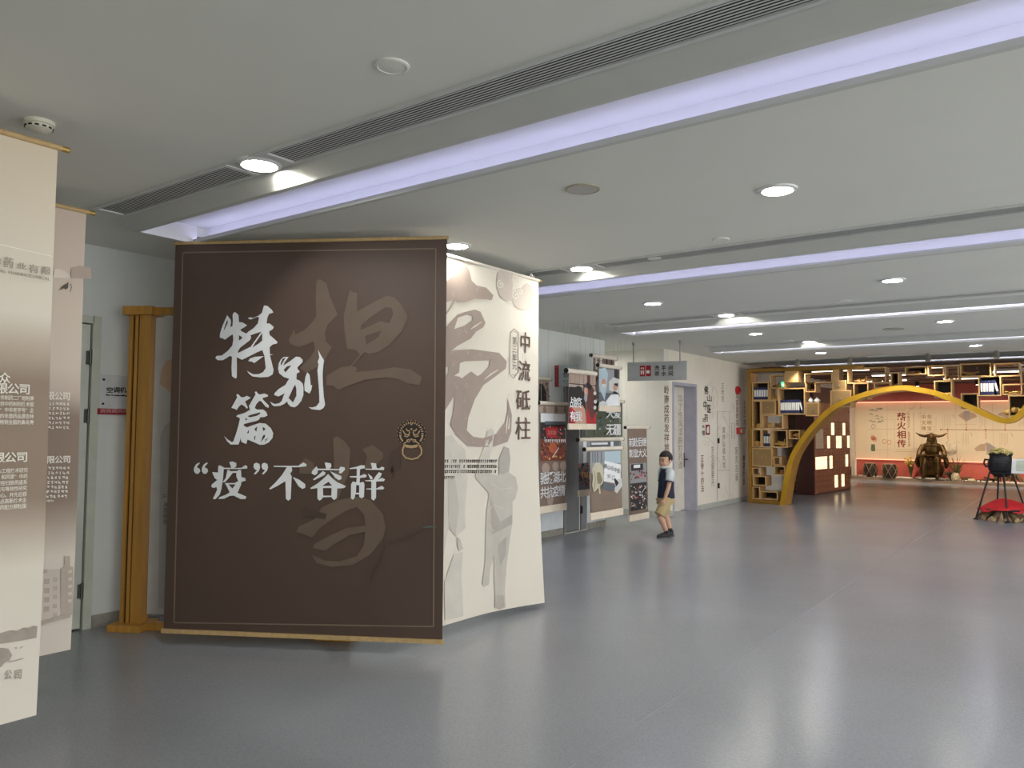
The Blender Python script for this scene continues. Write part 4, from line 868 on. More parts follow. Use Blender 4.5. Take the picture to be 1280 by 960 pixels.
for i, ch in enumerate('洗手间'): 
    for j, c2 in enumerate((ch, '茶水间'[i])):
        a = PG.uz(*GS(528+118*i, 508+100*j)); c = PG.uz(*GS(604+118*i, 586+100*j)); p.char(c2, a[0], a[1], c[0], c[1], M_stx, 1, .02)
p.build('sign_print', t)
# plate on the wall, beside door
PL1 = Panel((XL, 0, 0), (0, 1, 0)); GA = TT(110, 460, 14.77)
a = PL1.uz(*GA(195, 125)); c0 = PL1.uz(*GA(185, 855)); ye = a[0]+.46
t = thing('wall_sign', 'clear wall plate naming the air control room, with a red lower band', 'sign', PL1.pt((a[0]+ye)/2, c0[1]))
zr = PL1.uz(*GA(185, 745))[1]
b = MB(); b.box(XL+.012, XL+.018, a[0], ye, zr, a[1]); b.build('plate', mat('plate_acrylic', (205, 208, 210), .15), t, bevel=.001)
b = MB(); b.box(XL+.002, XL+.02, a[0]-.008, ye, c0[1], zr); b.build('red_band', M_sred, t)
for z in (a[1]-.035, zr+.035):
    for y in (a[0]+.03, ye-.03):
        b = MB(); b.tube([(XL, y, z), (XL+.026, y, z)], .008, 10); b.build('standoff_screw', M_black, t)
PL2 = Panel((XL+.018, 0, 0), (0, 1, 0)); p = Print(PL2, .002)
for i, ch in enumerate('空调机房'):
    q = PL2.uz(*GA(345+122*i, 352)); w = PL2.uz(*GA(455+122*i, 458)); p.char(ch, q[0], q[1], w[0], w[1], M_stx, 1, .03, True)
p.word('Air Controlling Room', *GA(322, 482), *GA(905, 540), M_stx, 1, .02)
for i in range(11):
    x = 215+105*i; p.row('调', *GA(x, 752), *GA(x+90, 830), mat('band_print', (206, 150, 156), .5), 3, .02, 0)
p.build('sign_print', t)
# sign standing out from the wall near the grey door
ps = on(693, 470, 0, XL); yy = ps.y
PJ = Panel((XL, yy, 0), (1, 0, 0)); zt, zb_ = PJ.uz(700, 457)[1], PJ.uz(700, 483)[1]; u1 = PJ.uz(722, 470)[0]; u0 = PJ.uz(694, 470)[0]
t = thing('wall_sign', 'small blue grey sign with a red edge sticking out from the left wall', 'sign', PJ.pt((u0+u1)/2, zb_))
b = MB(); b.box(XL+u0, XL+u1, yy, yy+.025, zb_, zt); b.build('sign_board', mat('sign_bluegrey', (166, 174, 178), .4), t, bevel=.002)
ue = PJ.uz(698.5, 470)[0]; b = MB(); b.box(XL+u0-.001, XL+ue, yy-.004, yy+.027, zb_-.004, zt+.004); b.build('red_edge', M_sred, t)
p = Print(PJ, .003)
for i in range(9): p.stroke([(695, 459+2.6*i), (697.5, 460+2.6*i)], .5, PC['pink'], 3)
p.build('sign_bands', t)['kind'] = 'stuff'; p = Print(PJ, .003)
p.row('仓库', 704, 464.5, 716.5, 471.5, M_stx, 1, .02); micro(p, 704, 475, 713, 477.6, 4, M_stx, 1); micro(p, 706, 479, 713, 480.5, 4, M_stx, 1)
p.build('sign_print', t)['kind'] = 'stuff'

# ================================================================== LETTERED WALL
PT_ = Panel((XT, 0, 0), (0, 1, 0))
M_wt = mat('wall_brown_text', (124, 84, 72), .8); M_wtb = mat('wall_black_text', (58, 48, 44), .8); M_wtl = mat('wall_faint_text', (196, 184, 166), .8); M_wtg = mat('wall_grey_text', (164, 152, 138), .8)
p = Print(PT_, .002)
p.col('岭南成药发祥地', 830.2, 482, 836, 566, M_wt, 1, .012)
GB = TT(872, 470, 12)
for ch, x0, y0, x1, y1 in (('佛', 95,145,157,280), ('山', 140,280,207,385), ('中', 85,365,135,510), ('医', 140,430,197,550), ('药', 98,570,152,690), ('文', 66,630,104,692), ('化', 64,735,106,782), ('馆', 64,815,108,888)):
    a = PT_.uz(*GB(x0, y0)); c = PT_.uz(*GB(x1, y1)); p.char(ch, a[0], a[1], c[0], c[1], M_wtb, 1, .015, True)
p.rect(*GB(118, 730), *GB(181, 882), mat('stamp_red', (136, 44, 46), .7), 1); p.poly([(135,780),(150,755),(166,752),(168,850),(140,862),(132,830)], M_wallpaper, 2, T=GB)
p.col('王老吉', 901.3, 478.5, 905, 503, M_wtg, 1, .01)
p.col('马百良药店', 919.5, 492, 922.8, 533, M_wt, 1, .01); p.col('正骨十四法', 875.8, 569, 879.6, 616, M_wt, 1, .01)
p.col('至宝保婴丹', 889, 558.5, 892.4, 609, M_wtg, 1, .01); p.col('梁仲弘蜡丸馆', 902.8, 534, 906.4, 586, M_wtg, 1, .01)
p.col('宝芝林药', 929.3, 501, 932, 545, M_wtg, 1, .01); p.col('医灵古庙', 918.8, 559, 922, 602, M_wtg, 1, .01); p.col('参药行会', 928.3, 569, 931.4, 607, M_wt, 1, .01)
for L, w in (([(896.2,514),(896.5,626)], .5), ([(911.3,514),(911.6,624)], .4), ([(896.3,588),(911.5,587.2)], .5), ([(896.2,514.2),(911.4,514.8)], .4), ([(914.5,529),(918,529.3),(918,548)], .5), ([(914.5,529),(914.5,547.5),(918,548)], .5), ([(878,545),(886,548),(893,556)], .4), ([(904,520),(916,545),(924,530)], .4)): p.stroke(L, w, M_wtl if w < .5 else M_wtg, 1)
rs = random.Random(3)
for k in range(16):      # faint map lines
    x, y = rs.uniform(872, 930), rs.uniform(480, 620); q = [(x, y)]
    for _ in range(5): x += rs.uniform(-5, 5); y += rs.uniform(-8, 8); q.append((min(max(x, 871), 932), y))
    p.stroke(q, .35, M_wtl, 1)
for c0_, y0, y1, n in ((1046.5, 522, 545, 5), (1046.5, 548, 580, 6), (1052, 536, 575, 6), (1057, 510, 532, 3)):
    for i in range(n): p.rect(c0_-.7, y0+(y1-y0)*i/n, c0_+.7, y0+(y1-y0)*(i+.6)/n, M_wtg, 1)
p.stroke([(1049,506),(1049,584)], .3, M_wtl, 1); p.stroke([(1049,507),(1057,508)], .3, M_wtl, 1); p.stroke([(1059,508),(1059,584)], .3, M_wtl, 1)
o = p.build('trim_2'); struct(o, 'brown and black vertical calligraphy on the cream wall')
PTd = Panel((XT-.22, 0, 0), (0, 1, 0)); p = Print(PTd, .002)
p.col('冯了性风湿跌打药酒', 847.6, 494, 852.8, 587, mat('leaf_text', (176, 158, 142), .8), 1, .01)
p.build('lettering', d)
pd = struct(bpy.data.objects.new('door_4', None)); C.objects.link(pd); WL[pd] = V((XT, on(904, 610, 0, XT).y, 0)); pd.location = WL[pd]
for (x, y) in ((898, 551), (898.2, 607)):
    q = on(x, y, 0, XT)
    b = MB(); b.tube([q+V((.01, 0, -.05)), q+V((.01, 0, .05))], .014, 8); b.box(XT, XT+.012, q.y-.045, q.y+.02, q.z-.045, q.z+.045); b.build('hinge', M_black, pd)
q0 = on(896.5, 600, 0, XT); q1 = on(911.5, 600, 0, XT); zt_ = on(896.5, 514.5, 0, XT).z
b = MB(); b.box(XT, XT+.0015, q0.y+.004, q1.y-.004, .1, zt_); b.build('door_leaf', M_wallpaper, pd)
q = on(920.8, 488, 0, XT)
t = thing('alarm_bell', 'round red fire alarm bell high on the lettered wall', 'alarm bell', q)
b = MB(); MR = Matrix.Rotation(math.pi/2, 4, 'Y'); b.lathe([(.085, 0), (.088, .02), (.08, .05), (.04, .075), (.002, .08)], q, 24, M=MR); b.build('bell', mat('alarm_red', (178, 22, 30), .3, coat=.5), t, True)
b = MB(); b.tube([q+V((.075, 0, 0)), q+V((.09, 0, 0))], .014, 10); b.build('hub', M_sred, t)
q = on(923.8, 538.5, 0, XT)
t = thing('call_point', 'small red and white fire call box below the alarm bell', 'fire alarm box', q-V((0, 0, .06)))
b = MB(); b.box(XT, XT+.05, q.y-.16, q.y+.16, q.z-.065, q.z+.065); b.build('housing', mat('alarm_red', (178, 22, 30)), t, bevel=.006)
b = MB(); b.box(XT+.05, XT+.054, q.y-.04, q.y+.04, q.z-.035, q.z+.035); b.build('glass', M_swh, t)
# ================================================================== THE BOY
def remesh(o, vox, smooth=3, fac=.5):
    r = o.modifiers.new('remesh', 'REMESH'); r.mode = 'VOXEL'; r.voxel_size = vox; r.use_smooth_shade = True
    if smooth: q = o.modifiers.new('smooth', 'SMOOTH'); q.iterations = smooth; q.factor = fac
M_skin = mat('skin', (206, 164, 138), .55, var=.03, scale=30); M_hair = mat('hair_black', (30, 25, 23), .6, bump=.4, bscale=160)
M_navy = mat('shirt_navy', (34, 40, 62), .8, var=.1, scale=20); M_slv = mat('sleeve_grey', (196, 204, 204), .8); M_khaki = mat('shorts_khaki', (186, 166, 122), .8, var=.06, scale=16, bump=.1, bscale=60); M_shoe = mat('shoe_black', (24, 23, 26), .5); M_sole = mat('sole_grey', (70, 70, 72), .5); M_mask = mat('mask_white', (222, 226, 230), .7); M_eye = mat('eye_dark', (24, 18, 16), .2); M_lip2 = mat('mouth_pink', (158, 96, 86), .5)
bp_ = on(832, 671.5, 2, 0); tcm = V((-bp_.x, -bp_.y, 0)).normalized(); lf = -CR.copy(); lf.z = 0; lf.normalize()
F = (lf*.95+tcm*.30).normalized(); RB = math.atan2(F.y, F.x)
t = thing('person', 'boy in navy shirt with grey sleeves, khaki shorts and black shoes, looking round', 'person', (bp_.x, bp_.y, 0)); t.rotation_euler = (0, 0, RB)
class LP(MB):          # local builder (coordinates relative to the figure)
    def build(s, name, m, parent, smooth=True): 
        me = s.mesh(name, m, V((0, 0, 0)), smooth); o = bpy.data.objects.new(name, me); C.objects.link(o); o.parent = parent; WL[o] = WL[parent]; return o
HY = math.radians(26)   # the head is turned toward the viewer
MH = Matrix.Translation((.0, 0, 1.045)) @ Matrix.Rotation(HY, 4, 'Z') @ Matrix.Rotation(math.radians(4), 4, 'Y')
hp = lambda x, y, z: MH @ V((x, y, z))
b = LP(); R3 = MH.to_3x3().to_4x4()
b.ell(hp(-.005, 0, .015), .092, .078, .098, 20, 14, R3); b.ell(hp(.022, 0, -.04), .068, .062, .068, 18, 12, R3); b.ell(hp(.045, 0, -.075), .035, .034, .028, 12, 8, R3)
b.ell(hp(.088, 0, -.022), .016, .012, .016, 10, 8, R3); b.ell(hp(.08, .028, .0), .014, .02, .012, 8, 6, R3); b.ell(hp(.08, -.028, .0), .014, .02, .012, 8, 6, R3)
b.ell(hp(.062, .035, -.04), .025, .024, .026, 10, 8, R3); b.ell(hp(.062, -.035, -.04), .025, .024, .026, 10, 8, R3)
for s in (1, -1): b.ell(hp(-.006, s*.08, -.008), .018, .011, .028, 10, 8, R3)
b.tube([(-.005, 0, .86), (0, 0, .93), (.008, 0, 1.0)], [.052, .042, .044], 14)
b.ell((-.015, 0, .80), .075, .115, .13, 18, 12); b.ell((-.01, 0, .64), .078, .105, .14, 18, 12); b.ell((-.01, 0, .53), .085, .11, .09, 18, 12)
sh = [V((-.015, .125, .865)), V((-.015, -.125, .865))]
for s, (el, wr) in ((1, (V((.035, .155, .685)), V((.085, .135, .525)))), (-1, (V((-.035, -.155, .69)), V((.02, -.15, .53))))):
    a = sh[0 if s > 0 else 1]
    b.tube([a+V((0, -s*.03, .0)), a, (a+el)/2, el], [.04, .04, .033, .028], 12); b.tube([el, el*.6+wr*.4, wr], [.028, .029, .019], 12)
    d = (wr-el).normalized(); sd = V((d.z, 0, -d.x)).normalized()*-1
    if sd.x < 0: sd = -sd
    pm = wr+d*.035
    b.tube([wr-d*.01, wr+d*.02, wr+d*.06], [.018, .024, .023], 10)
    for k in range(4):
        r0 = wr+d*.052+sd*(.017-.0115*k); L = (.042, .048, .045, .034)[k]; inn = V((-sd.x*.0, -s*1, 0))
        b.tube([r0, r0+d*L*.45+inn*.002, r0+d*L*.8+inn*.010, r0+d*L+inn*.018], [.0078, .0075, .007, .006], 8)
    b.tube([wr+d*.012+sd*.012, wr+d*.03+sd*.034, wr+d*.055+sd*.04-V((0, s*.008, 0))], [.011, .009, .007], 8)
LEG = [((-.005, .058, .52), (.125, .062, .305), (.015, .06, .075)), ((-.005, -.058, .52), (-.02, -.06, .30), (-.095, -.055, .085))]
for hip, kn, an in LEG:
    h_, k_, a_ = V(hip), V(kn), V(an)
    b.tube([h_, (h_+k_)/2, k_], [.07, .06, .044], 14); b.tube([k_, k_*.65+a_*.35+V((-.008, 0, 0)), a_], [.044, .044, .027], 14)
    b.ell(a_+V((.045, 0, -.04)), .08, .03, .03, 12, 8)
o = b.build('body', M_skin, t); remesh(o, .0056, 2)
b = LP(); b.ell(hp(-.014, 0, .034), .095, .083, .095, 22, 14, R3); o = b.build('hair', M_hair, t)
bm = bmesh.new(); bm.from_mesh(o.data)
Mi = MH.inverted()
dl = []
for v in bm.verts:
    q = Mi @ v.co
    if (q.x > .045 and q.z < .055) or (q.z < -.012 and q.x > -.035) or q.z < -.045: dl.append(v)
bmesh.ops.delete(bm, geom=dl, context='VERTS'); bm.to_mesh(o.data); bm.free()
sd = o.modifiers.new('solid', 'SOLIDIFY'); sd.thickness = .012; sd.offset = 0
b = LP()
for s in (1, -1): b.ell(hp(.0875, s*.03, .001), .006, .014, .0065, 10, 6, R3)
b.build('eyes', M_eye, t)
b = LP()
for s in (1, -1): b.tube([hp(.088, s*.014, .02), hp(.09, s*.03, .026), hp(.078, s*.048, .02)], [.003, .0036, .002], 6)
b.build('eyebrows', M_hair, t)
b = LP(); b.ell(hp(.0895, 0, -.055), .006, .018, .006, 10, 6, R3); b.build('mouth', M_lip2, t)
b = LP(); st = []
for k in range(9):
    a = -1.25+2.5*k/8; rr = .082
    st.append([hp(.012+rr*math.cos(a), rr*.86*math.sin(a), -.072), hp(.006+(rr+.004)*math.cos(a)*.98, (rr)*.84*math.sin(a), -.098), hp(-.004+.052*math.cos(a), .052*math.sin(a), -.112)])
for r in range(2):
    for k in range(8): b.poly([st[k][r], st[k+1][r], st[k+1][r+1], st[k][r+1]])
o = b.build('face_mask', M_mask, t); sd = o.modifiers.new('solid', 'SOLIDIFY'); sd.thickness = .006
b = LP()
for s in (1, -1): b.tube([hp(.035, s*.07, -.078), hp(.01, s*.085, -.04), hp(-.02, s*.092, -.01)], .0022, 6)
b.build('mask_strap', M_mask, t)
def ringl(rows, n=24):
    return [[V((cx+rx*math.cos(2*math.pi*k/n), cy+ry*math.sin(2*math.pi*k/n), z+(dz*math.cos(2*math.pi*k/n)))) for k in range(n)] for z, cx, cy, rx, ry, dz in rows]
b = LP(); b.loft(ringl([(.535, -.008, 0, .112, .137, 0), (.56, -.008, 0, .113, .138, 0), (.66, -.008, 0, .102, .126, 0), (.78, -.012, 0, .094, .13, 0), (.86, -.014, 0, .082, .13, 0), (.90, -.012, 0, .068, .10, 0), (.925, -.006, 0, .054, .062, 0), (.935, -.003, 0, .048, .052, 0)]), cap=False)
b.build('shirt', M_navy, t).modifiers.new('solid', 'SOLIDIFY').thickness = .006
for s, el in ((1, V((.035, .155, .685))), (-1, V((-.035, -.155, .69)))):
    a = sh[0 if s > 0 else 1]; e = a*.42+el*.58
    b = LP(); b.tube([a+V((.0, -s*.055, .035)), a+V((0, -s*.01, .018)), a*.75+el*.25, e], [.05, .055, .054, .056], 16, cap=False); o = b.build('sleeve', M_slv, t); o.modifiers.new('solid', 'SOLIDIFY').thickness = .005
    b = LP(); q = (el-a).normalized(); b.tube([e-q*.006, e+q*.008], [.0575, .0575], 16, cap=False); b.build('sleeve_hem', M_navy, t).modifiers.new('solid', 'SOLIDIFY').thickness = .006
b = LP(); b.loft(ringl([(.575, -.008, 0, .108, .128, 0), (.50, -.006, 0, .112, .132, 0), (.455, -.003, 0, .11, .13, 0)]))
for hip, kn, an in LEG:
    h_, k_ = V(hip), V(kn); b.tube([h_+V((0, 0, .02)), (h_+k_)/2, k_+(h_-k_)*.02+V((0, 0, .0))], [.082, .08, .076], 18)
o = b.build('shorts', M_khaki, t); remesh(o, .007, 4)
for i, (hip, kn, an) in enumerate(LEG):
    a_ = V(an); tilt = .0 if i == 0 else .06
    b = LP(); f0 = V((a_.x, a_.y, 0))
    pr = [(-.05, .028, .075), (-.03, .034, .085), (.02, .036, .075), (.07, .038, .052), (.11, .036, .042), (.135, .026, .03), (.145, .01, .02)]
    b.loft([[f0+V((x, w*c, .014+(h*max(0, s_))+tilt*max(0, .05-x)*.5)) for c, s_ in [(math.cos(q*math.pi/8), math.sin(q*math.pi/8)) for q in range(9)]] for x, w, h in pr]); o = b.build('shoe', M_shoe, t); o.modifiers.new('sub', 'SUBSURF').render_levels = 1
    b2 = LP(); b2.prism([(-.054, -.026), (-.03, -.036), (.03, -.039), (.1, -.04), (.14, -.024), (.152, 0), (.14, .024), (.1, .04), (.03, .039), (-.03, .036), (-.054, .026)], lambda x, y, tt_: f0+V((x, y, .0+.018*tt_+tilt*max(0, .05-x)*.5))); so = b2.build('sole', M_sole, o, False)
    b3 = LP(); b3.tube([a_+V((0, 0, -.02)), a_+V((.004, 0, .03))], [.034, .033], 14); b3.build('sock', M_shoe, t)

# ================================================================== GOLD FRAMED DISPLAY SHELF
YS = 15.35; DP = .40
PF = Panel((0, YS, 0), (1, 0, 0))
M_gframe = mat('frame_gold', (150, 112, 44), .35, .55, var=.1, scale=3); M_arch = mat('arch_gold', (216, 168, 50), .28, .7, var=.08, scale=4); M_oak = mat('box_oak', (196, 158, 104), .55, var=.14, scale=4, stretch=(1, 1, 8)); M_bdark = mat('box_back_dark', (40, 27, 22), .6); M_panel = mat('box_panel_olive', (140, 112, 68), .5, var=.08, scale=10); M_knob = mat('knob_steel', (214, 206, 190), .25, .8)
def fx(px, py): u, z = PF.uz(px, py); return u, z
shelf = thing('display_shelf', 'gold framed display shelf of scattered oak boxes with a sweeping gold arch', 'shelf', (-4.2, YS, 0))
xl0, _ = fx(934.6, 560); xl1, _ = fx(939, 560); xr = .55; zt = fx(934, 461)[1]; zb1 = fx(950, 625)[1]; xb = fx(979, 630)[0]
b = MB(); b.box(xl0, xl1, YS, YS+DP, 0, zt); b.build('side_post', M_gframe, shelf, bevel=.006)
b = MB(); b.box(xl0, xr, YS+.003, YS+DP, zt-.04, zt); b.build('top_beam', mat('beam_dark', (66, 44, 30), .5), shelf)
b = MB(); b.box(xl0+.0, xl0+2.2, YS-.005, YS+DP-.01, zt-.075, zt-.006); b.build('top_trim', M_gframe, shelf, bevel=.006)
b = MB(); b.box(xl1, xb, YS, YS+DP, 0, max(zb1, .06)); b.build('bottom_rail', M_gframe, shelf, bevel=.006)
AR = [(975.0,630),(976.3,623),(980.4,598),(986.7,573),(995,556.7),(1007.5,539),(1022,523),(1037.5,508.8),(1055,499.4),(1075,491.9),(1093.8,486.3),(1112.5,482.8),(1132.5,481.5),(1153.7,484.9),(1167.5,487.5),(1181,492),(1195,497.3),(1208.7,503.6),(1222.5,509.6),(1236,516),(1247.7,520.6),(1255.7,522.3),(1263.7,521.3),(1271.7,516.2),(1280,505.9),(1287,493),(1293,476),(1298,462)]
ap = [V((u, 0, z)) for u, z in (fx(*q) for q in AR)]; ap[0].z = 0
def smoothpts(P, k=4):
    out = []
    for i in range(len(P)-1):
        p0, p1, p2, p3 = P[max(i-1, 0)], P[i], P[i+1], P[min(i+2, len(P)-1)]
        for j in range(k):
            s = j/k; out.append(.5*((2*p1)+(p2-p0)*s+(2*p0-5*p1+4*p2-p3)*s*s+(3*p1-p0-3*p2+p3)*s**3))
    return out+[P[-1]]
ap = smoothpts(ap, 3); rings = []
for i, q in enumerate(ap):
    tg = (ap[min(i+1, len(ap)-1)]-ap[max(i-1, 0)]).normalized(); nn = V((tg.z, 0, -tg.x)); th = .095
    if i < 3: nn = V((1, 0, 0))
    a, c = q, q+nn*th; rings.append([V((a.x, YS-.03, a.z)), V((c.x, YS-.03, c.z)), V((c.x, YS+DP+.02, c.z)), V((a.x, YS+DP+.02, a.z))])
b = MB(); b.loft(rings); o = b.build('arch_band', M_arch, shelf, True)
S1 = TT(920, 440, 4.8); S2 = TT(1000, 440, 8); S3 = TT(1140, 440, 8.73)
BX = [(S1, 92,182,195,290,'D'), (S1, 200,138,292,216,'O'), (S1, 290,112,372,180,'W'), (S1, 197,216,250,290,'O'), (S1, 92,292,148,462,'D'), (S1, 148,292,236,375,'P'), (S1, 250,218,412,374,'D'), (S1, 150,378,280,462,'O'), (S1, 92,464,150,572,'D'), (S1, 150,464,208,572,'O'), (S1, 210,468,306,574,'D'), (S1, 315,468,380,523,'D'), (S1, 94,575,215,690,'P'), (S1, 220,628,270,682,'O'), (S1, 226,684,292,742,'D'), (S1, 93,693,147,742,'O'), (S1, 97,742,178,806,'D'), (S1, 96,808,142,886,'D'), (S1, 143,834,248,890,'D'), (S1, 414,182,476,240,'D'), (S1, 414,304,496,384,'P'),
      (S2, 40,215,320,305,'O'), (S2, 320,285,460,385,'P'), (S2, 320,170,386,286,'W'), (S2, 300,385,512,550,'P'), (S2, 468,160,856,306,'O'), (S2, 530,310,682,470,'D'), (S2, 735,306,902,360,'O'), (S2, 900,204,988,350,'D'), (S2, 1045,148,1262,222,'D'),
      (S3, 165,148,348,256,'O'), (S3, 350,148,512,304,'O'), (S3, 518,128,862,264,'B'), (S3, 238,314,438,500,'D'), (S3, 718,264,974,478,'D'), (S3, 982,350,1202,464,'O'), (S3, 528,452,724,615,'D'), (S3, 1048,472,1330,700,'B'), (S3, 890,124,1180,262,'O'), (S3, 1180,200,1420,350,'O')]
M_bback = mat('box_back_brown', (96, 72, 48), .6)
cub = []
for i, (T, x0, y0, x1, y1, k) in enumerate(BX):
    u0, z1 = fx(*T(x0, y0)); u1, z0 = fx(*T(x1, y1)); th = .018; dp = DP-.06; y = YS+.02
    z1 = min(z1, zt-.045)
    b = MB(); b.box(u0, u1, y, y+dp, z0, z0+th); b.box(u0, u1, y, y+dp, z1-th, z1); b.box(u0, u0+th, y, y+dp, z0+th, z1-th); b.box(u1-th, u1, y, y+dp, z0+th, z1-th)
    if k in 'DB': b.k = 1; b.box(u0+th, u1-th, y+dp-.012, y+dp-.002, z0+th, z1-th)
    o = b.build('box', [M_oak, M_bdark if k == 'D' else M_bback], shelf)
    if k in 'PW':
        b = MB(); b.box(u0+th, u1-th, y-.004 if k == 'W' else y+.004, y+.02, z0+th, z1-th); pn = b.build('front_panel', M_panel if k == 'P' else M_oak, o)
        if k == 'P': b = MB(); b.ell(((u0+u1)/2, y-.012, (z0+z1)/2), .017, .017, .017, 10, 6); b.build('knob', M_knob, o, True)
    cub.append((u0+th, u1-th, z0+th, z1-th, y, y+dp))
# binders
M_bnavy = mat('binder_navy', (34, 42, 84), .5); M_blab = mat('binder_label', (226, 228, 226), .6)
def binder_proto(w, h, d_):
    b = MB(); b.box(-w/2, w/2, 0, d_, 0, h); o = b.build('binder', M_bnavy, origin=(0, 0, 0), bevel=.003)
    b = MB(); b.box(-w/2+.003, w/2-.003, -.002, 0, h*.24, h*.80); b.build('label', M_blab, o); return o
def binders(ci, n, h, where, x0=None, x1=None, lean=0):
    u0, u1, z0, z1, y0, y1 = cub[ci]; x0 = u0+.008 if x0 is None else x0; x1 = u1-.008 if x1 is None else x1; w = (x1-x0)/n
    pr = binder_proto(w-.003, h, .22); names = ['first', 'second', 'third', 'fourth', 'fifth', 'sixth', 'seventh', 'eighth', 'ninth', 'tenth']
    for k in range(n):
        o = pr if k == 0 else copy_tree(pr)
        o.location = (x0+w*(k+.5), y0+.05, z0); tag(o, '%s white labelled navy binder from the left in %s' % (names[k], where), 'binder', 'navy binders in ' + where)
    if lean:
        o = copy_tree(pr); o.location = (x1+lean*.62, y0+.05, z0+.006); o.rotation_euler = (0, -.22, 0); tag(o, 'leaning navy binder at the right end in %s' % where, 'binder', 'navy binders in ' + where)
hb = lambda T, x0, y0, y1: abs(fx(*T(x0, y0))[1]-fx(*T(x0, y1))[1])
u0, u1, z0, z1, y0, y1 = cub[0]; binders(0, 6, (z1-z0)*.74, 'the top left shelf box')
u0, u1, z0, z1, y0, y1 = cub[6]; binders(6, 10, (z1-z0)*.56, 'the largest left shelf box', None, u0+(u1-u0)*.80, .09)
u0, u1, z0, z1, y0, y1 = cub[9]; binders(9, 4, (z1-z0)*.78, 'the low left shelf box')
u0, u1, z0, z1, y0, y1 = cub[34]; binders(34, 5, (z1-z0)*.82, 'the right box above the arch dip', None, u0+(u1-u0)*.70, .10)
# dried herb lumps
M_herb = mat('herb_gold', (206, 168, 92), .6, var=.25, scale=30, bump=.4, bscale=50); M_herbd = mat('herb_brown', (150, 112, 62), .7, var=.25, scale=30, bump=.4, bscale=50)
def herb(ci, fr, wd, ht, label, kind=0, m=None):
    u0, u1, z0, z1, y0, y1 = cub[ci]; x = u0+(u1-u0)*fr; y = y0+.12; b = MB()
    if kind == 0:
        for k in range(7): a = random.uniform(-.5, .5); b.ell((x+a*wd, y+random.uniform(-.05, .05), z0+ht*(.3+.3*random.random()*(1-abs(a)))), wd*.22, .05, ht*.34, 9, 6, Matrix.Rotation(random.uniform(-.6, .6), 4, 'Y'), .12)
    elif kind == 1:
        for k in range(9): 
            a = random.uniform(-.5, .5); c = V((x+a*wd*.6, y+random.uniform(-.05, .05), z0+.012+ht*.8*random.random()*(1-abs(a)))); d_ = V((random.uniform(-1, 1), .3*random.uniform(-1, 1), .3*random.uniform(-.5, 1))).normalized()*wd*.35
            b.tube([c-d_, c+V((0, 0, .008)), c+d_], [.012, .016, .010], 7)
    else:
        for k in range(3):
            c = V((x+(k-1)*wd*.33, y, z0)); b.lathe([(.02, 0), (.032, ht*.25), (.03, ht*.6), (.018, ht*.8), (.02, ht)], c, 9)
    for q in b.v: q.z = max(q.z, z0+.001)
    tag(b.build('dried_herb', m or M_herb, smooth=True), label, 'dried herb', 'dried herb specimens on the shelf')
herb(1, .35, .16, .06, 'brown root bundle beside the green exit lamp on the shelf', 1, M_herbd); herb(3, .45, .13, .10, 'golden lump in the small box under the top herb box'); herb(4, .65, .12, .09, 'golden roots at the foot of the tall narrow left box', 2)
herb(7, .3, .14, .10, 'pale golden fans in the box below the biggest binder row', 1); herb(7, .75, .2, .08, 'brown root pile right of pale golden fans', 1, M_herbd); herb(8, .3, .08, .10, 'golden figure shaped root left of the low binders', 2); herb(8, .72, .08, .10, 'second golden root left of the low binders', 2)
herb(10, .55, .27, .10, 'wide heap of golden roots in the dark middle box', 1); herb(11, .62, .13, .09, 'golden sliced root in the small dark box by the arch', 1); herb(14, .6, .08, .09, 'brown root in the low box beside the arch leg', 2, M_herbd)
herb(19, .3, .07, .06, 'small brown root left in the tiny upper box', 0, M_herbd); herb(19, .75, .07, .06, 'small brown root right in the tiny upper box', 0, M_herbd)
herb(25, .82, .2, .09, 'dark woody lump in the long top box', 0, M_herbd); herb(25, .4, .3, .05, 'dry twig bundle lying in the long top box', 1, M_herbd); herb(28, .5, .13, .06, 'golden lump at the arch crest box', 0); herb(29, .15, .14, .07, 'left brown root in the black top box', 0, M_herbd); herb(29, .4, .16, .07, 'middle brown root in the black top box', 0, M_herbd)
herb(31, .5, .2, .06, 'dark root row in the second see through box', 1, M_herbd); herb(32, .2, .3, .06, 'green brown herb pile in the wide brown top box', 1, M_herbd); herb(33, .75, .16, .07, 'golden roots in the dark box above the arch slope', 1); herb(35, .2, .16, .06, 'golden slices left in the shallow right box', 0); herb(35, .65, .16, .06, 'golden slices right in the shallow right box', 0); herb(37, .25, .25, .16, 'large golden root in the box right of the arch dip', 0)
# cups on the drawer box, exit lamp
u0, z0 = fx(*S1(414, 304)); u1, _ = fx(*S1(496, 304)); M_cer = mat('cup_white', (236, 234, 228), .25, coat=.3)
for fr, nm in ((.3, 'white teapot on the small drawer box'), (.75, 'white cup beside the teapot on the drawer box')):
    c = V((u0+(u1-u0)*fr, YS+.12, z0)); t = thing('teapot' if fr < .5 else 'teacup', nm, 'teapot' if fr < .5 else 'cup', c)
    b = MB(); b.lathe([(.03, 0), (.045, .02), (.048, .05), (.034, .075), (.028, .08)], c, 16); b.build('bowl', M_cer, t, True)
    b = MB(); b.lathe([(.03, .08), (.018, .092), (.006, .098), (.009, .108), (.002, .112)], c, 12); b.build('lid', M_cer, t, True)
    b = MB(); b.tube([c+V((.046, 0, .03)), c+V((.075, 0, .06))], [.01, .006], 8) if fr < .5 else b.tube([c+V((.045, 0, .06)), c+V((.065, 0, .045)), c+V((.045, 0, .025))], .005, 8); b.build('spout' if fr < .5 else 'handle', M_cer, t, True)
u0, u1, z0, z1, y0, y1 = cub[1]
c = V((u0+(u1-u0)*.83, y0+.1, z0)); t = thing('exit_lamp', 'small glowing green emergency exit lamp in a shelf box', 'exit lamp', c)
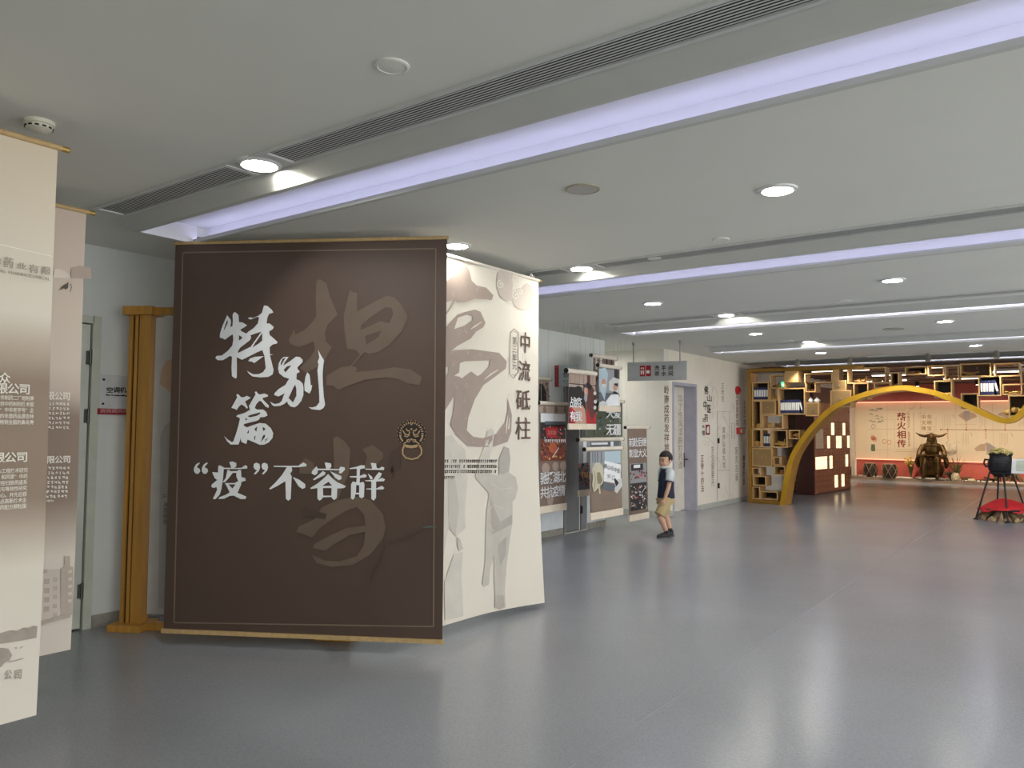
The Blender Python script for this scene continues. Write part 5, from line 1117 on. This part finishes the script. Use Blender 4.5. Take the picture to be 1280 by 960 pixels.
b = MB(); b.box(c.x-.045, c.x+.045, c.y, c.y+.03, c.z, c.z+.12); b.build('housing', M_white, t, bevel=.004)
b = MB(); b.box(c.x-.04, c.x+.04, c.y-.003, c.y, c.z+.012, c.z+.108); b.build('lit_face', mat('exit_green', (30, 220, 110), emit=1.6), t)
PE = Panel((0, c.y-.003, 0), (1, 0, 0)); p = Print(PE, .001); me_ = mat('exit_white', (220, 255, 235), emit=1.6)
fz = lambda L: [(c.x+a, c.z+q) for a, q in L]
p.polyuz(fz([(-.012,.085),(-.004,.094),(.004,.086),(-.002,.078),(.014,.066),(.028,.072),(.030,.066),(.013,.058),(.006,.05),(.016,.036),(.014,.02),(.008,.02),(.008,.034),(-.004,.044),(-.014,.03),(-.03,.028),(-.03,.034),(-.017,.037),(-.008,.052),(-.008,.066),(-.02,.06),(-.026,.05),(-.03,.053),(-.022,.068),(-.006,.076)]), me_, 1)
p.build('running_figure', t)
# ================================================================== FAR GALLERY
M_mah = mat('cabinet_mahogany', (66, 26, 20), .35, var=.2, scale=5, stretch=(1, 1, 6), coat=.2); M_drw = mat('drawer_wood', (160, 98, 70), .4, var=.16, scale=12, stretch=(1, 1, 4)); M_doorlit = mat('cabinet_warm_lit', (178, 122, 96), .45, var=.08, scale=8); M_lit = mat('lit_panel', (255, 232, 186), emit=.85); M_cpan = mat('card_cream', (222, 200, 170), .6)
cb_ = V((-4.85, 17.99, 0)); cU = V((.108, .994, 0)).normalized(); MCb = ORI(cb_, cU); PCb = Panel(cb_, cU)
t = thing('medicine_cabinet', 'tall dark herbal medicine cabinet of many drawers with lit cream panels', 'cabinet', cb_+V((-.2, 1.1, 0)))
LC = 2.22; HC = 2.44; DC = .44
b = MB(); b.box(0, LC, .02, DC, 0, HC, MCb); b.build('carcass', M_mah, t, bevel=.004)
SC4 = TT(980, 520, 8.73)
zz = lambda cy: max(.02, PCb.uz(*SC4(600, cy))[1])
lines = [-130, 65, 140, 212, 350, 425, 500, 575, 640, 690, 745, 790]; Z = [min(HC, zz(c)) for c in lines]; Z[-1] = .04
secs = [0, LC/3, 2*LC/3, LC]; kn = MB()
for r in range(len(Z)-1):
    z1, z0 = Z[r], Z[r+1]
    for s_ in range(3):
        n = 1 if r == 0 else (2 if r in (1, 2, 3) else 5)
        for k in range(n):
            w = (secs[s_+1]-secs[s_])/n; u0 = secs[s_]+w*k
            b = MB(); b.box(u0+.008, u0+w-.008, 0, .022, z0+.006, z1-.006, MCb); b.build('cabinet_door' if n == 1 else 'drawer', M_doorlit if r == 0 else M_drw, t)  # top doors rosier and paler: warm light put into their wood colour
            if n > 1:
                c = MCb @ V((u0+w/2, -.008, (z0+z1)/2)); kn.ell(c, .012, .012, .012, 6, 4)
            else: c = MCb @ V((u0+w*.85, -.008, z0+.25)); kn.ell(c, .02, .02, .02, 6, 4)
kn.build('knobs', mat('knob_brass', (190, 150, 110), .35, .7), t)['kind'] = 'stuff'
for (x0, y0, x1, y1) in ((515,75,545,207),(640,77,664,210),(474,218,498,352),(569,218,593,350),(600,218,624,350),(690,216,711,345),(497,434,526,572),(671,420,696,550),(554,645,584,779),(628,635,656,768)):
    a = PCb.uz(*SC4(x0, (y0+y1)/2))[0]; c = PCb.uz(*SC4(x1, (y0+y1)/2))[0]; zt_ = PCb.uz(*SC4((x0+x1)/2, y0))[1]; zb_ = PCb.uz(*SC4((x0+x1)/2, y1))[1]
    b = MB(); b.box(a, c, -.008, .004, zb_, zt_, MCb); b.build('lit_panel', M_lit, t)
a = PCb.uz(*SC4(345, 250))[0]; c = PCb.uz(*SC4(425, 250))[0]; b = MB(); b.box(max(0, a), c, -.01, .004, PCb.uz(*SC4(385, 355))[1], PCb.uz(*SC4(385, 140))[1], MCb); b.build('card_panel', M_cpan, t)
for i in range(5):
    a = PCb.uz(*SC4(345+25*i, 510))[0]; c = PCb.uz(*SC4(367+25*i, 510))[0]; b = MB(); b.box(max(0, a), c, -.009, .004, PCb.uz(*SC4(400, 580))[1], PCb.uz(*SC4(400, 445))[1], MCb); b.build('lit_panel', M_lit, t)
# mural wall: red pelmet, printed mural, red wainscot
M_redw = mat('wainscot_red', (204, 100, 84), .55, var=.05, scale=3); M_mur = mat('mural_paper', (224, 204, 172), .75, var=.04, scale=1.4); M_led = mat('pelmet_glow', (255, 168, 130), emit=2.2); M_wline = mat('edge_white', (238, 226, 208), .5)
X0 = XT+.02; X1 = XR-.01; ZW = .60; ZP = 2.26
b = MB(); b.box(X0, X1, 25.38, 25.42, ZW, ZP); mur = struct(b.build('trim_3', M_mur), 'long printed mural between red bands')
for x in [X0+.9*k for k in range(1, 9)]:
    b = MB(); b.box(x-.003, x+.003, 25.377, 25.38, ZW, ZP); b.build('panel_joint', mat('mural_joint', (186, 164, 136), .8), mur)
b = MB(); b.box(X0, X1, 25.22, 25.42, 0, ZW-.03); b.box(X0, X1, 25.20, 25.42, ZW-.06, ZW-.03); w = struct(b.build('trim_4', M_redw), 'red wainscot below the mural')
b = MB(); b.box(X0, X0+.06, 25.18, 25.22, 0, ZW); b.build('edge_strip', M_wline, w)
b = MB(); b.box(X0, X1, 25.33, 25.345, ZW-.025, ZW-.012); b.build('light_strip', M_led, w)
b = MB(); b.box(X0, X1, 25.20, 25.42, ZP+.05, H); w = struct(b.build('trim_5', M_redw), 'red pelmet above the mural')
b = MB(); b.box(X0, X1, 25.30, 25.32, ZP+.03, ZP+.045); b.build('light_strip', M_led, w)
PW = Panel((0, 25.38, 0), (1, 0, 0)); p = Print(PW, .003)
M_mr = mat('mural_red_text', (136, 52, 34), .8); M_mb = mat('mural_brown', (168, 122, 90), .8); M_ml = mat('mural_line', (188, 158, 128), .8); M_mg = mat('mural_green', (128, 138, 112), .8); M_mgr = mat('mural_grey', (164, 148, 140), .8); M_mp = mat('mural_pink', (206, 130, 100), .8)
GM = TT(1105, 500, 16)
for ch, y0, y1 in (('薪', 255, 415), ('火', 430, 590), ('相', 610, 770), ('传', 790, 950)):
    a = PW.uz(*GM(262, y0)); c = PW.uz(*GM(438, y1)); p.char(ch, a[0], a[1], c[0], c[1], M_mr, 1, .03, True)
p.col('中医药历史·起源和发展', 1134.2, 516, 1138.0, 559, M_mb, 1, .01)
for i, ch in enumerate('中华文明瑰宝'):
    x = 1152+7.2*(i % 2); y = 518.8+7.1*(i//2); a = PW.uz(x, y); c = PW.uz(x+5.2, y+5); p.char(ch, a[0], a[1], c[0], c[1], M_mb, 1, .015)
for L, w in (([(1148.5,524.5),(1148.5,516.5),(1157,516.5)], .5), ([(1158,540.5),(1167.5,540.5),(1167.5,532)], .5), ([(1142,516),(1142,562),(1120,562)], .4), ([(1118,564.5),(1144,564.5)], .4), ([(1133,517),(1143,508),(1146,503.5)], .4), ([(1136,510),(1142,511.5)], .5), ([(1148,510.5),(1154,509.5)], .5), ([(1110,512),(1131,512.5),(1131,505)], .35)): p.stroke(L, w, M_ml, 1)
GA7 = TT(1060, 490, 5.818)
p.stroke([GA7(672, 273), (1280, 537.8), (1330, 538.2)], .8, M_mb, 1); p.disc(*GA7(674, 273), .9, .9, M_mr, 2, 8)
for x, dn in ((725, 1), (860, 0), (1002, 1), (1143, 0)):
    q = GA7(x, 274); p.rect(q[0]-.9, q[1]-.9, q[0]+.9, q[1]+.9, M_mr, 2)
    for k in range(5): y = q[1]+(2.5+2*k)*(1 if dn else -1); p.rect(q[0]-.8, y-.6, q[0]+.8, y+.6, M_mp, 1)
for x0, y0, y1, n in ((690, 165, 265, 6), (830, 295, 390, 5), (960, 165, 265, 5), (1105, 300, 395, 6), (1245, 200, 260, 4)):
    for k in range(n):
        x = GA7(x0+11*k, 0)[0]; p.stroke([(x, GA7(0, y0)[1]), (x, GA7(0, y1-10*(k % 3))[1])], .35, M_ml, 1)
for x, y in ((765, 175), (895, 305), (1190, 310)): p.stroke([GA7(x-8, y-10), GA7(x+4, y-4), GA7(x+2, y+8), GA7(x+8, y+14)], .5, M_mb, 1)
p.poly([(800,170),(830,150),(860,140),(920,155),(940,180),(890,200),(860,215),(830,195)], M_ml, 1, T=GA7); p.poly([(842,140),(885,138),(890,195),(865,212),(842,190)], M_mgr, 2, T=GA7)
p.poly([(920,410),(960,380),(1000,375),(1000,430),(930,430)], M_ml, 1, T=GA7); p.poly([(1000,365),(1030,375),(1075,405),(1060,440),(1010,440)], M_mgr, 2, T=GA7)
p.poly([(1085,165),(1110,150),(1160,140),(1180,175),(1160,190)], M_ml, 1, T=GA7)
rs = random.Random(5)
for k in range(16):      # pine and figures at the left of the mural
    x, y = rs.uniform(150, 235), rs.uniform(110, 230); q = [GA7(x, y), GA7(x+15, y-8), GA7(x+30, y+2)]; p.stroke(q, [.3, 1.3, .3], M_mg, 1)
for (x, y, m_) in ((185, 250, M_mgr), (180, 330, M_mp), (195, 345, M_mp), (265, 360, M_mp), (300, 365, M_mp), (180, 410, M_mg)): p.stroke([GA7(x+14*math.cos(a), y+16*math.sin(a)) for a in [k*.7 for k in range(10)]], .6, m_, 1)
p.poly([(165,330),(185,318),(205,335),(200,352),(172,352)], M_mp, 1, T=GA7); p.poly([(168,380),(196,380),(198,430),(170,430)], M_mg, 1, T=GA7)
for k in range(14):
    x, y = rs.uniform(700, 800), rs.uniform(370, 450); p.stroke([GA7(x, y), GA7(x+5, y-14), GA7(x+9, y-3), GA7(x+16, y)], .35, M_mgr, 1)
p.stroke([GA7(722, 330), GA7(735, 350), GA7(715, 370), GA7(728, 395)], .6, M_mgr, 1)
for L in ([(150,270),(480,270)], [(240,200),(340,200),(340,420),(160,420)], [(480,420),(480,150)], [(640,180),(640,290)], [(780,235),(930,235)]): p.stroke(L, .3, M_ml, 1, GA7)
p.build('mural_print', mur)
# low plinth with pebbles
M_ston = mat('plinth_stone', (150, 128, 108), .5, var=.1, scale=8); M_peb = mat('pebble_white', (232, 224, 208), .6)
b = MB(); b.prism([(-5.62, 24.75), (-4.85, 24.72), (-3.0, 24.35), (-1.0, 24.22), (3.4, 24.2), (3.4, 25.2), (-5.62, 25.2)], lambda x, y, tt_: V((x, y, .07*(1-tt_)))); pl = b.build('plinth', M_ston); tag(pl, 'low stone plinth along the mural wall', 'plinth')
b = MB(); rs = random.Random(9)
for k in range(420):
    x = rs.uniform(-5.5, 1.5); y = rs.uniform(24.32+max(0, (-1.5-x)*.13), 24.62+max(0, (-1.5-x)*.13)); r = rs.uniform(.02, .045); b.ell((x, y, .071+r*.6), r, r*.8, r*.6, 6, 4)
tag(b.build('pebbles', M_peb), 'white pebbles scattered over the low plinth', 'pebbles', kind='stuff')
b = MB(); b.prism([(XT+.02, 20.2)] + [(XT+.02+.72*math.sin(math.pi*k/16), 21.35-1.15*math.cos(math.pi*k/16)) for k in range(17)] + [(XT+.02, 22.5)], lambda x, y, tt_: V((x, y, .10*(1-tt_)))); tag(b.build('round_plinth', M_wline), 'white half round plinth by the left wall past the medicine cabinet', 'plinth')
b = MB()
for k in range(70): a = math.pi*rs.random(); q = .68*rs.random()**.5; r = .03; b.ell((XT+.05+q*math.sin(a), 21.35-1.05*(q/.68)*math.cos(a), 0.101+r*.6), r, r, r*.6, 6, 4)
tag(b.build('pebbles', M_peb), 'white pebbles on the half round plinth', 'pebbles', kind='stuff')
M_drum = mat('drum_dark', (46, 30, 22), .4, var=.3, scale=12); M_cordt = mat('drum_cord', (176, 146, 104), .7)
def drum(x, y, z, r, h, label):
    t = thing('rope_drum', label, 'drum', (x, y, z), 'dark drums laced with cord')
    b = MB(); pr = [(r*.78, 0), (r*.92, h*.18), (r, h*.5), (r*.92, h*.82), (r*.78, h)]; b.lathe(pr, (x, y, z), 20); b.build('barrel', M_drum, t, True)
    b = MB(); n = 6
    for s in (1, -1):
        for k in range(n):
            pts = []
            for j in range(7):
                f = j/6; rr = r*(.78+.22*math.sin(math.pi*f))*1.02; a = 2*math.pi*(k/n)+s*f*1.05; pts.append((x+rr*math.cos(a), y+rr*math.sin(a), z+h*f))
            b.tube(pts, .0065, 5)
    b.build('lacing', M_cordt, t)['kind'] = 'stuff'
    b = MB(); b.lathe([(r*.79, 0), (r*.5, .012), (.002, .016)], (x, y, z+h), 18); b.build('drum_skin', mat('drum_skin', (150, 122, 96), .4), t, True)
drum(-5.26, 21.0, .10, .33, .52, 'front dark laced drum on the half round plinth'); drum(-5.27, 21.7, .10, .33, .52, 'rear dark laced drum on the half round plinth')
q = on(1088, 592, 1, 24.95); drum(q.x, 24.95, .07, .20, .40, 'left small laced drum before the red wainscot'); q = on(1112, 592, 1, 24.75); drum(q.x, 24.75, .07, .21, .40, 'laced drum close to the left of the bronze statue')
# bronze statue
M_brz = mat('bronze', (112, 84, 44), .32, .8, var=.3, scale=7, bump=.25, bscale=24, dark=(52, 38, 22))
sy = 24.80; sx = on(1165, 590, 1, sy).x
t = thing('statue', 'seated bronze statue with a wide horned headdress before the mural', 'statue', (sx, sy, .07))
KX, KZ = .86, 1.09
b = MB(); S = lambda x, y, z: V((sx+x*KX, sy+y, .07+z*KZ))
b.ell(S(0, .16, .27), .30, .22, .28, 14, 10)
for s in (1, -1):
    b.tube([S(s*.13, -.02, .50), S(s*.20, -.26, .52), S(s*.21, -.28, .3), S(s*.20, -.27, .10)], [.11, .105, .075, .06], 12); b.ell(S(s*.20, -.34, .08), .06, .12, .045, 10, 6)
    b.tube([S(s*.25, .1, .88), S(s*.36, .04, .72), S(s*.39, -.06, .58)], [.085, .07, .06], 12); b.tube([S(s*.39, -.06, .58), S(s*.22, -.24, .62), S(s*.10, -.30, .64)], [.06, .05, .04], 10)
    b.tube([S(s*.40, .0, .58), S(s*.43, .02, .44), S(s*.40, .05, .30)], [.06, .075, .03], 10)
    b.tube([S(s*.07, .05, 1.15), S(s*.2, .04, 1.125), S(s*.34, .03, 1.15), S(s*.47, .02, 1.22)], [.045, .042, .034, .010], 10)
    b.tube([S(s*.09, .1, 1.1), S(s*.115, .08, .99), S(s*.13, .06, .92)], [.04, .04, .025], 8)
b.ell(S(0, .1, .76), .20, .14, .24, 16, 12); b.ell(S(0, .1, .885), .25, .13, .085, 16, 8); b.tube([S(0, .08, .88), S(0, .05, 1.02)], [.075, .06], 12); b.ell(S(0, .04, 1.10), .085, .10, .125, 16, 12); b.ell(S(0, -.06, 1.08), .02, .025, .028, 8, 6); b.tube([S(0, -.05, 1.03), S(0, -.08, .95)], [.045, .018], 8)
b.prism([(-.12, .14), (.12, .14), (.10, .5), (-.10, .5)], lambda x, z, tt_: S(x, -.30+.06*tt_, z))
b.ell(S(0, .12, .05), .33, .26, .07, 12, 6)
o = b.build('figure', M_brz, t); remesh(o, .013, 2)
b = MB(); b.box(sx-.30, sx+.30, sy-.31, sy-.12, .07+.665, .07+.70); o = b.build('scroll_tablet', M_brz, t, bevel=.01)
b = MB()
for k in range(6): b.tube([S(-.09+.036*k, -.305, .17), S(-.09+.036*k, -.31, .49)], .006, 5)
b.build('robe_folds', M_brz, t)['kind'] = 'stuff'
b = MB(); b.ell((sx, sy-.04, .10), .46, .36, .05, 16, 6, noise=.1)
for q in b.v: q.z = max(q.z, .071)
b.build('rock_foot', mat('rock_grey', (150, 140, 126), .8, var=.2, scale=9), t)
# plants, rocks and timber along the plinth
M_leaf = mat('grass_green', (96, 104, 54), .6, var=.3, scale=12); M_leafd = mat('leaf_dark', (48, 62, 34), .6, var=.3, scale=14); M_yel = mat('flower_yellow', (206, 176, 84), .6)
def tuft(px, py, y, h, n, m, label, spread=.5, fl=None):
    c = on(px, py, 1, y); c.z = .07; t = thing('grass_plant', label, 'plant', c); b = MB(); r_ = random.Random(int(px))
    for k in range(n):
        a = r_.uniform(0, 6.28); L = h*r_.uniform(.5, 1); d_ = V((math.cos(a), math.sin(a), 0))*spread*L*r_.uniform(.2, 1)
        b.tube([c, c+d_*.35+V((0, 0, L*.6)), c+d_+V((0, 0, L))], [.006, .008, .002], 4)
    o = b.build('blades', m, t); o['kind'] = 'stuff'
    if fl:
        b = MB()
        for k in range(fl): b.ell(c+V((r_.uniform(-.15, .15), r_.uniform(-.1, .1), h*r_.uniform(.6, 1))), .04, .04, .035, 7, 5)
        b.build('flowers', M_yel, t)['kind'] = 'stuff'
tuft(1139, 602, 24.85, .62, 30, M_leaf, 'yellow flowering plant behind the laced drum left of the statue', .3, 12)
tuft(1196, 604, 24.8, .68, 40, M_leaf, 'tall arching grass right of the bronze statue', .6); tuft(1189, 605, 24.55, .3, 60, M_leafd, 'low dark green plant at the foot of the tall grass', 1.0)
def lump(px, py, y, rx, ry, rz, m, label, name='rock', cat='rock', noise=.14):
    c = on(px, py, 1, y); c.z = .07; b = MB(); b.ell(c+V((0, 0, rz*.8)), rx, ry, rz, 12, 8, noise=noise); tag(b.build(name, m), label, cat)
M_rock = mat('rock_grey', (150, 140, 126), .8); M_rockp = mat('rock_pale', (206, 194, 160), .7, var=.15, scale=10)
lump(1194, 604, 24.55, .12, .1, .13, M_rockp, 'pale mossy rock right of the low green plant'); lump(1215, 606, 24.5, .1, .08, .05, M_rockp, 'small pale stone before the brown timber')
c = on(1208.5, 605, 1, 24.6); b = MB(); b.box(c.x-.13, c.x+.13, 24.55, 24.75, .07, .20); tag(b.build('timber_block', mat('timber_brown', (112, 78, 52), .7, var=.2, scale=12), bevel=.01), 'brown timber block on the plinth left of the planks', 'timber')
for k, (dx, an, L) in enumerate(((0, .12, .5), (.18, -.1, .46), (.36, .2, .4))):
    c = on(1221, 606, 1, 24.5)+V((dx, 0, 0)); b = MB(); Mx = Matrix.Translation((c.x, 24.55, .10+.03*k)) @ Matrix.Rotation(an, 4, 'Y'); b.box(-L/2, L/2, -.05, .05, -.02, .02, Mx)
    tag(b.build('timber_plank', mat('timber_dark', (86, 54, 36), .7, var=.2, scale=12)), '%s dark plank lying right of the timber block' % ['first', 'second', 'third'][k], 'timber', 'planks on the plinth')
c = on(1258, 604, 1, 24.7); c.z = .07; b = MB(); r_ = random.Random(4)
for k in range(26):
    a = r_.uniform(0, 6.28); R = r_.uniform(.25, .5); b.tube([c+V((.1*math.cos(a), .1*math.sin(a), .30)), c+V((R*.6*math.cos(a+.3), R*.4*math.sin(a+.3), .22)), c+V((R*math.cos(a), R*.6*math.sin(a), .02))], [.05, .03, .012], 6)
tag(b.build('root_stump', mat('root_brown', (104, 88, 58), .8, var=.3, scale=14)), 'tangled root stump on the plinth behind the cauldron', 'stump')

# ================================================================== CAULDRON
yc = 15.2
cc = on(1251, 582, 1, yc); M_iron = mat('iron_black', (38, 38, 42), .45, .3, var=.15, scale=12, bump=.1, bscale=40)
R = (on(1268.5, 582, 1, yc)-on(1233, 582, 1, yc)).x*.5*math.cos(YAW)*1.18
ztop = on(1251, 567.5, 1, yc).z; zbot = on(1251, 596, 1, yc).z; hh = ztop-zbot
t = thing('cauldron', 'black iron cauldron filled with dried herbs on a four legged stand', 'cauldron', (cc.x, yc, zbot))
pr = [(.02, 0), (.55, .01), (.78, .14), (.97, .36), (1.0, .52), (.97, .66), (.86, .80), (.83, .90), (.93, .985), (.95, 1.0), (.88, 1.0), (.78, .9), (.3, .86)]
b = MB(); b.lathe([(R*r, hh*z) for r, z in pr], (cc.x, yc, zbot), 32); b.build('pot', M_iron, t, True)
b = MB()
for z, r in ((.50, 1.01), (.62, .99), (.72, .94)): b.tube([(cc.x+R*r*math.cos(a), yc+R*r*math.sin(a), zbot+hh*z) for a in [2*math.pi*k/32 for k in range(33)]], .006, 6, False)
b.build('rib', M_iron, t)
for s in (-1, 1):
    e = V((math.cos(YAW)*s, math.sin(YAW)*s, 0)); q = V((cc.x, yc, zbot+hh*.60))
    b = MB(); b.tube([q+e*R*.95+V((0, 0, .05)), q+e*(R+.07)+V((0, 0, .06)), q+e*(R+.09)+V((0, 0, -.0)), q+e*(R+.06)+V((0, 0, -.06)), q+e*R*.95+V((0, 0, -.05))], .016, 8); b.build('handle', M_iron, t, True)
b = MB(); r_ = random.Random(8); M_hp = mat('herb_straw', (190, 176, 112), .7, var=.3, scale=24)
for k in range(60):
    a = r_.uniform(0, 6.28); q = R*.8*r_.random()**.5; c = V((cc.x+q*math.cos(a), yc+q*math.sin(a), ztop-.02+.08*(1-q/R)+.03*r_.random())); d_ = V((r_.uniform(-1, 1), r_.uniform(-1, 1), r_.uniform(-.3, .4))).normalized()*.07
    b.tube([c-d_, c+V((0, 0, .015)), c+d_], [.012, .02, .01], 6)
tag(b.build('herb_heap', M_hp), 'pale straw coloured heap of dried herbs in the cauldron', 'dried herbs', kind='stuff')
t = thing('iron_stand', 'thin black four legged iron stand carrying the cauldron', 'stand', (cc.x, yc, 0))
zr = zbot+.05; rr = R*.80; f0 = on(1219.5, 648.5, 2, 0); e = V((f0.x-cc.x, f0.y-yc, 0)); RF = e.length; a0 = math.atan2(e.y, e.x)+.2
b = MB(); b.tube([(cc.x+R*.86*math.cos(a), yc+R*.86*math.sin(a), zbot+hh*.17) for a in [2*math.pi*k/32 for k in range(33)]], .014, 8, False); b.build('top_ring', M_iron, t, True)
zl = .19; rl = R*.86+(RF-R*.86)*(1-zl/(zbot+hh*.17))
b = MB(); b.tube([(cc.x+rl*math.cos(a), yc+rl*math.sin(a), zl) for a in [2*math.pi*k/40 for k in range(41)]], .014, 8, False); b.build('lower_ring', M_iron, t, True)
for k in range(4):
    a = a0+k*math.pi/2; d_ = V((math.cos(a), math.sin(a), 0)); C0 = V((cc.x, yc, 0))
    b = MB(); b.tube([C0+d_*R*.86+V((0, 0, zbot+hh*.17)), C0+d_*RF+V((0, 0, .02))], .014, 8); lg = b.build('leg', M_iron, t, True)
    b = MB(); b.lathe([(.045, 0), (.045, .012), (.02, .03)], C0+d_*RF, 12); b.build('foot_pad', M_iron, lg, True)
M_log = mat('log_bark', (122, 98, 68), .85, var=.35, scale=14, stretch=(1, 1, 1), bump=.5, bscale=26); M_cut = mat('log_cut', (206, 178, 132), .7, var=.1, scale=20)
nl = 13; places = ['facing left', 'left front', 'front', 'front right', 'right', 'right rear', 'rear', 'rear left']
for k in range(nl):
    a = 2*math.pi*k/nl+.2*random.random(); d_ = V((math.cos(a), math.sin(a), 0)); L = RF*random.uniform(.78, .97); r = random.uniform(.038, .052); C0 = V((cc.x, yc, 0))
    p0 = C0+d_*.10+V((0, 0, .165)); p1 = C0+d_*L+V((0, 0, r*.9))
    b = MB(); m_ = (p0+p1)/2+V((random.uniform(-.01, .01), 0, .01)); b.tube([p0, m_, p1], [r*.8, r, r*.95], 9, False); o = b.build('firewood', M_log, smooth=True, origin=(p1.x, p1.y, 0))
    dx = (p1-p0).normalized(); sd_ = d_.dot(CR); fr = -d_.dot(FW)
    nm = 'split log under the cauldron stand, number %d counted round from the rear right' % (k+1)
    words_ = ['rear right', 'right of the rear', 'rear', 'left of the rear', 'rear left', 'left rear', 'left', 'left front', 'front left', 'front', 'front right', 'right front', 'right']
    tag(o, 'split firewood log under the cauldron, pointing to the %s' % words_[int(((math.atan2(fr, sd_) + 2*math.pi) % (2*math.pi))/(2*math.pi)*13)] if False else 'split firewood log fanned out below the red cloth, %s in the ring' % ['first', 'second', 'third', 'fourth', 'fifth', 'sixth', 'seventh', 'eighth', 'ninth', 'tenth', 'eleventh', 'twelfth', 'thirteenth'][k], 'firewood', 'fan of firewood under the cauldron')
    b = MB(); b.tube([p1-dx*.001, p1+dx*.004], [r*.93, r*.9], 9); b.build('cut_end', M_cut, o)
# red cloth on the logs
b = MB(); n = 30; m = 9; rings = []; r_ = random.Random(2)
cx, cy = cc.x+.03, yc-.02
for j in range(m):
    f = j/(m-1); ring = []
    for k in range(n):
        a = 2*math.pi*k/n; w = 1+.16*math.sin(a*3+1)+.10*math.sin(a*7)*f; rad = .34*f*w+.002; z = .37-.19*f**1.3+.028*math.sin(a*5+f*3)*f+.012*math.sin(a*9)*f
        ring.append(V((cx+rad*math.cos(a)*1.15, cy+rad*math.sin(a), z)))
    rings.append(ring)
b.loft(rings, cap=False); o = b.build('red_cloth', mat('cloth_red', (196, 28, 34), .6, var=.12, scale=8), smooth=True); o.modifiers.new('solid', 'SOLIDIFY').thickness = .006
tag(o, 'crumpled red cloth laid over the firewood as flames', 'cloth')
# tilted white panel at the right edge
q = on(1264, 592, 1, 14.75); q2 = on(1267, 573, 1, 14.75)
t = thing('info_stand', 'tilted white information panel on a thin post at the right edge', 'information stand', (q.x+.35, 14.8, 0))
Mx = Matrix.Translation((q.x, 14.75, q.z)) @ Matrix.Rotation(math.radians(-52), 4, 'X')
b = MB(); b.box(0, .7, -.012, 0, 0, .36, Mx); b.build('panel', mat('panel_white', (226, 228, 228), .35), t, bevel=.004)
b = MB(); b.box(.06, .64, -.015, -.012, .05, .31, Mx); b.build('printed_sheet', mat('sheet_green', (196, 204, 186), .4, var=.12, scale=6), t)
b = MB(); b.tube([(q.x+.35, 14.9, .02), (q.x+.35, 14.88, q.z+.1)], .02, 10); b.build('post', M_grey, t, True)
b = MB(); b.lathe([(.17, 0), (.17, .015), (.03, .03)], (q.x+.35, 14.9, 0), 20); b.build('base', M_grey, t, True)
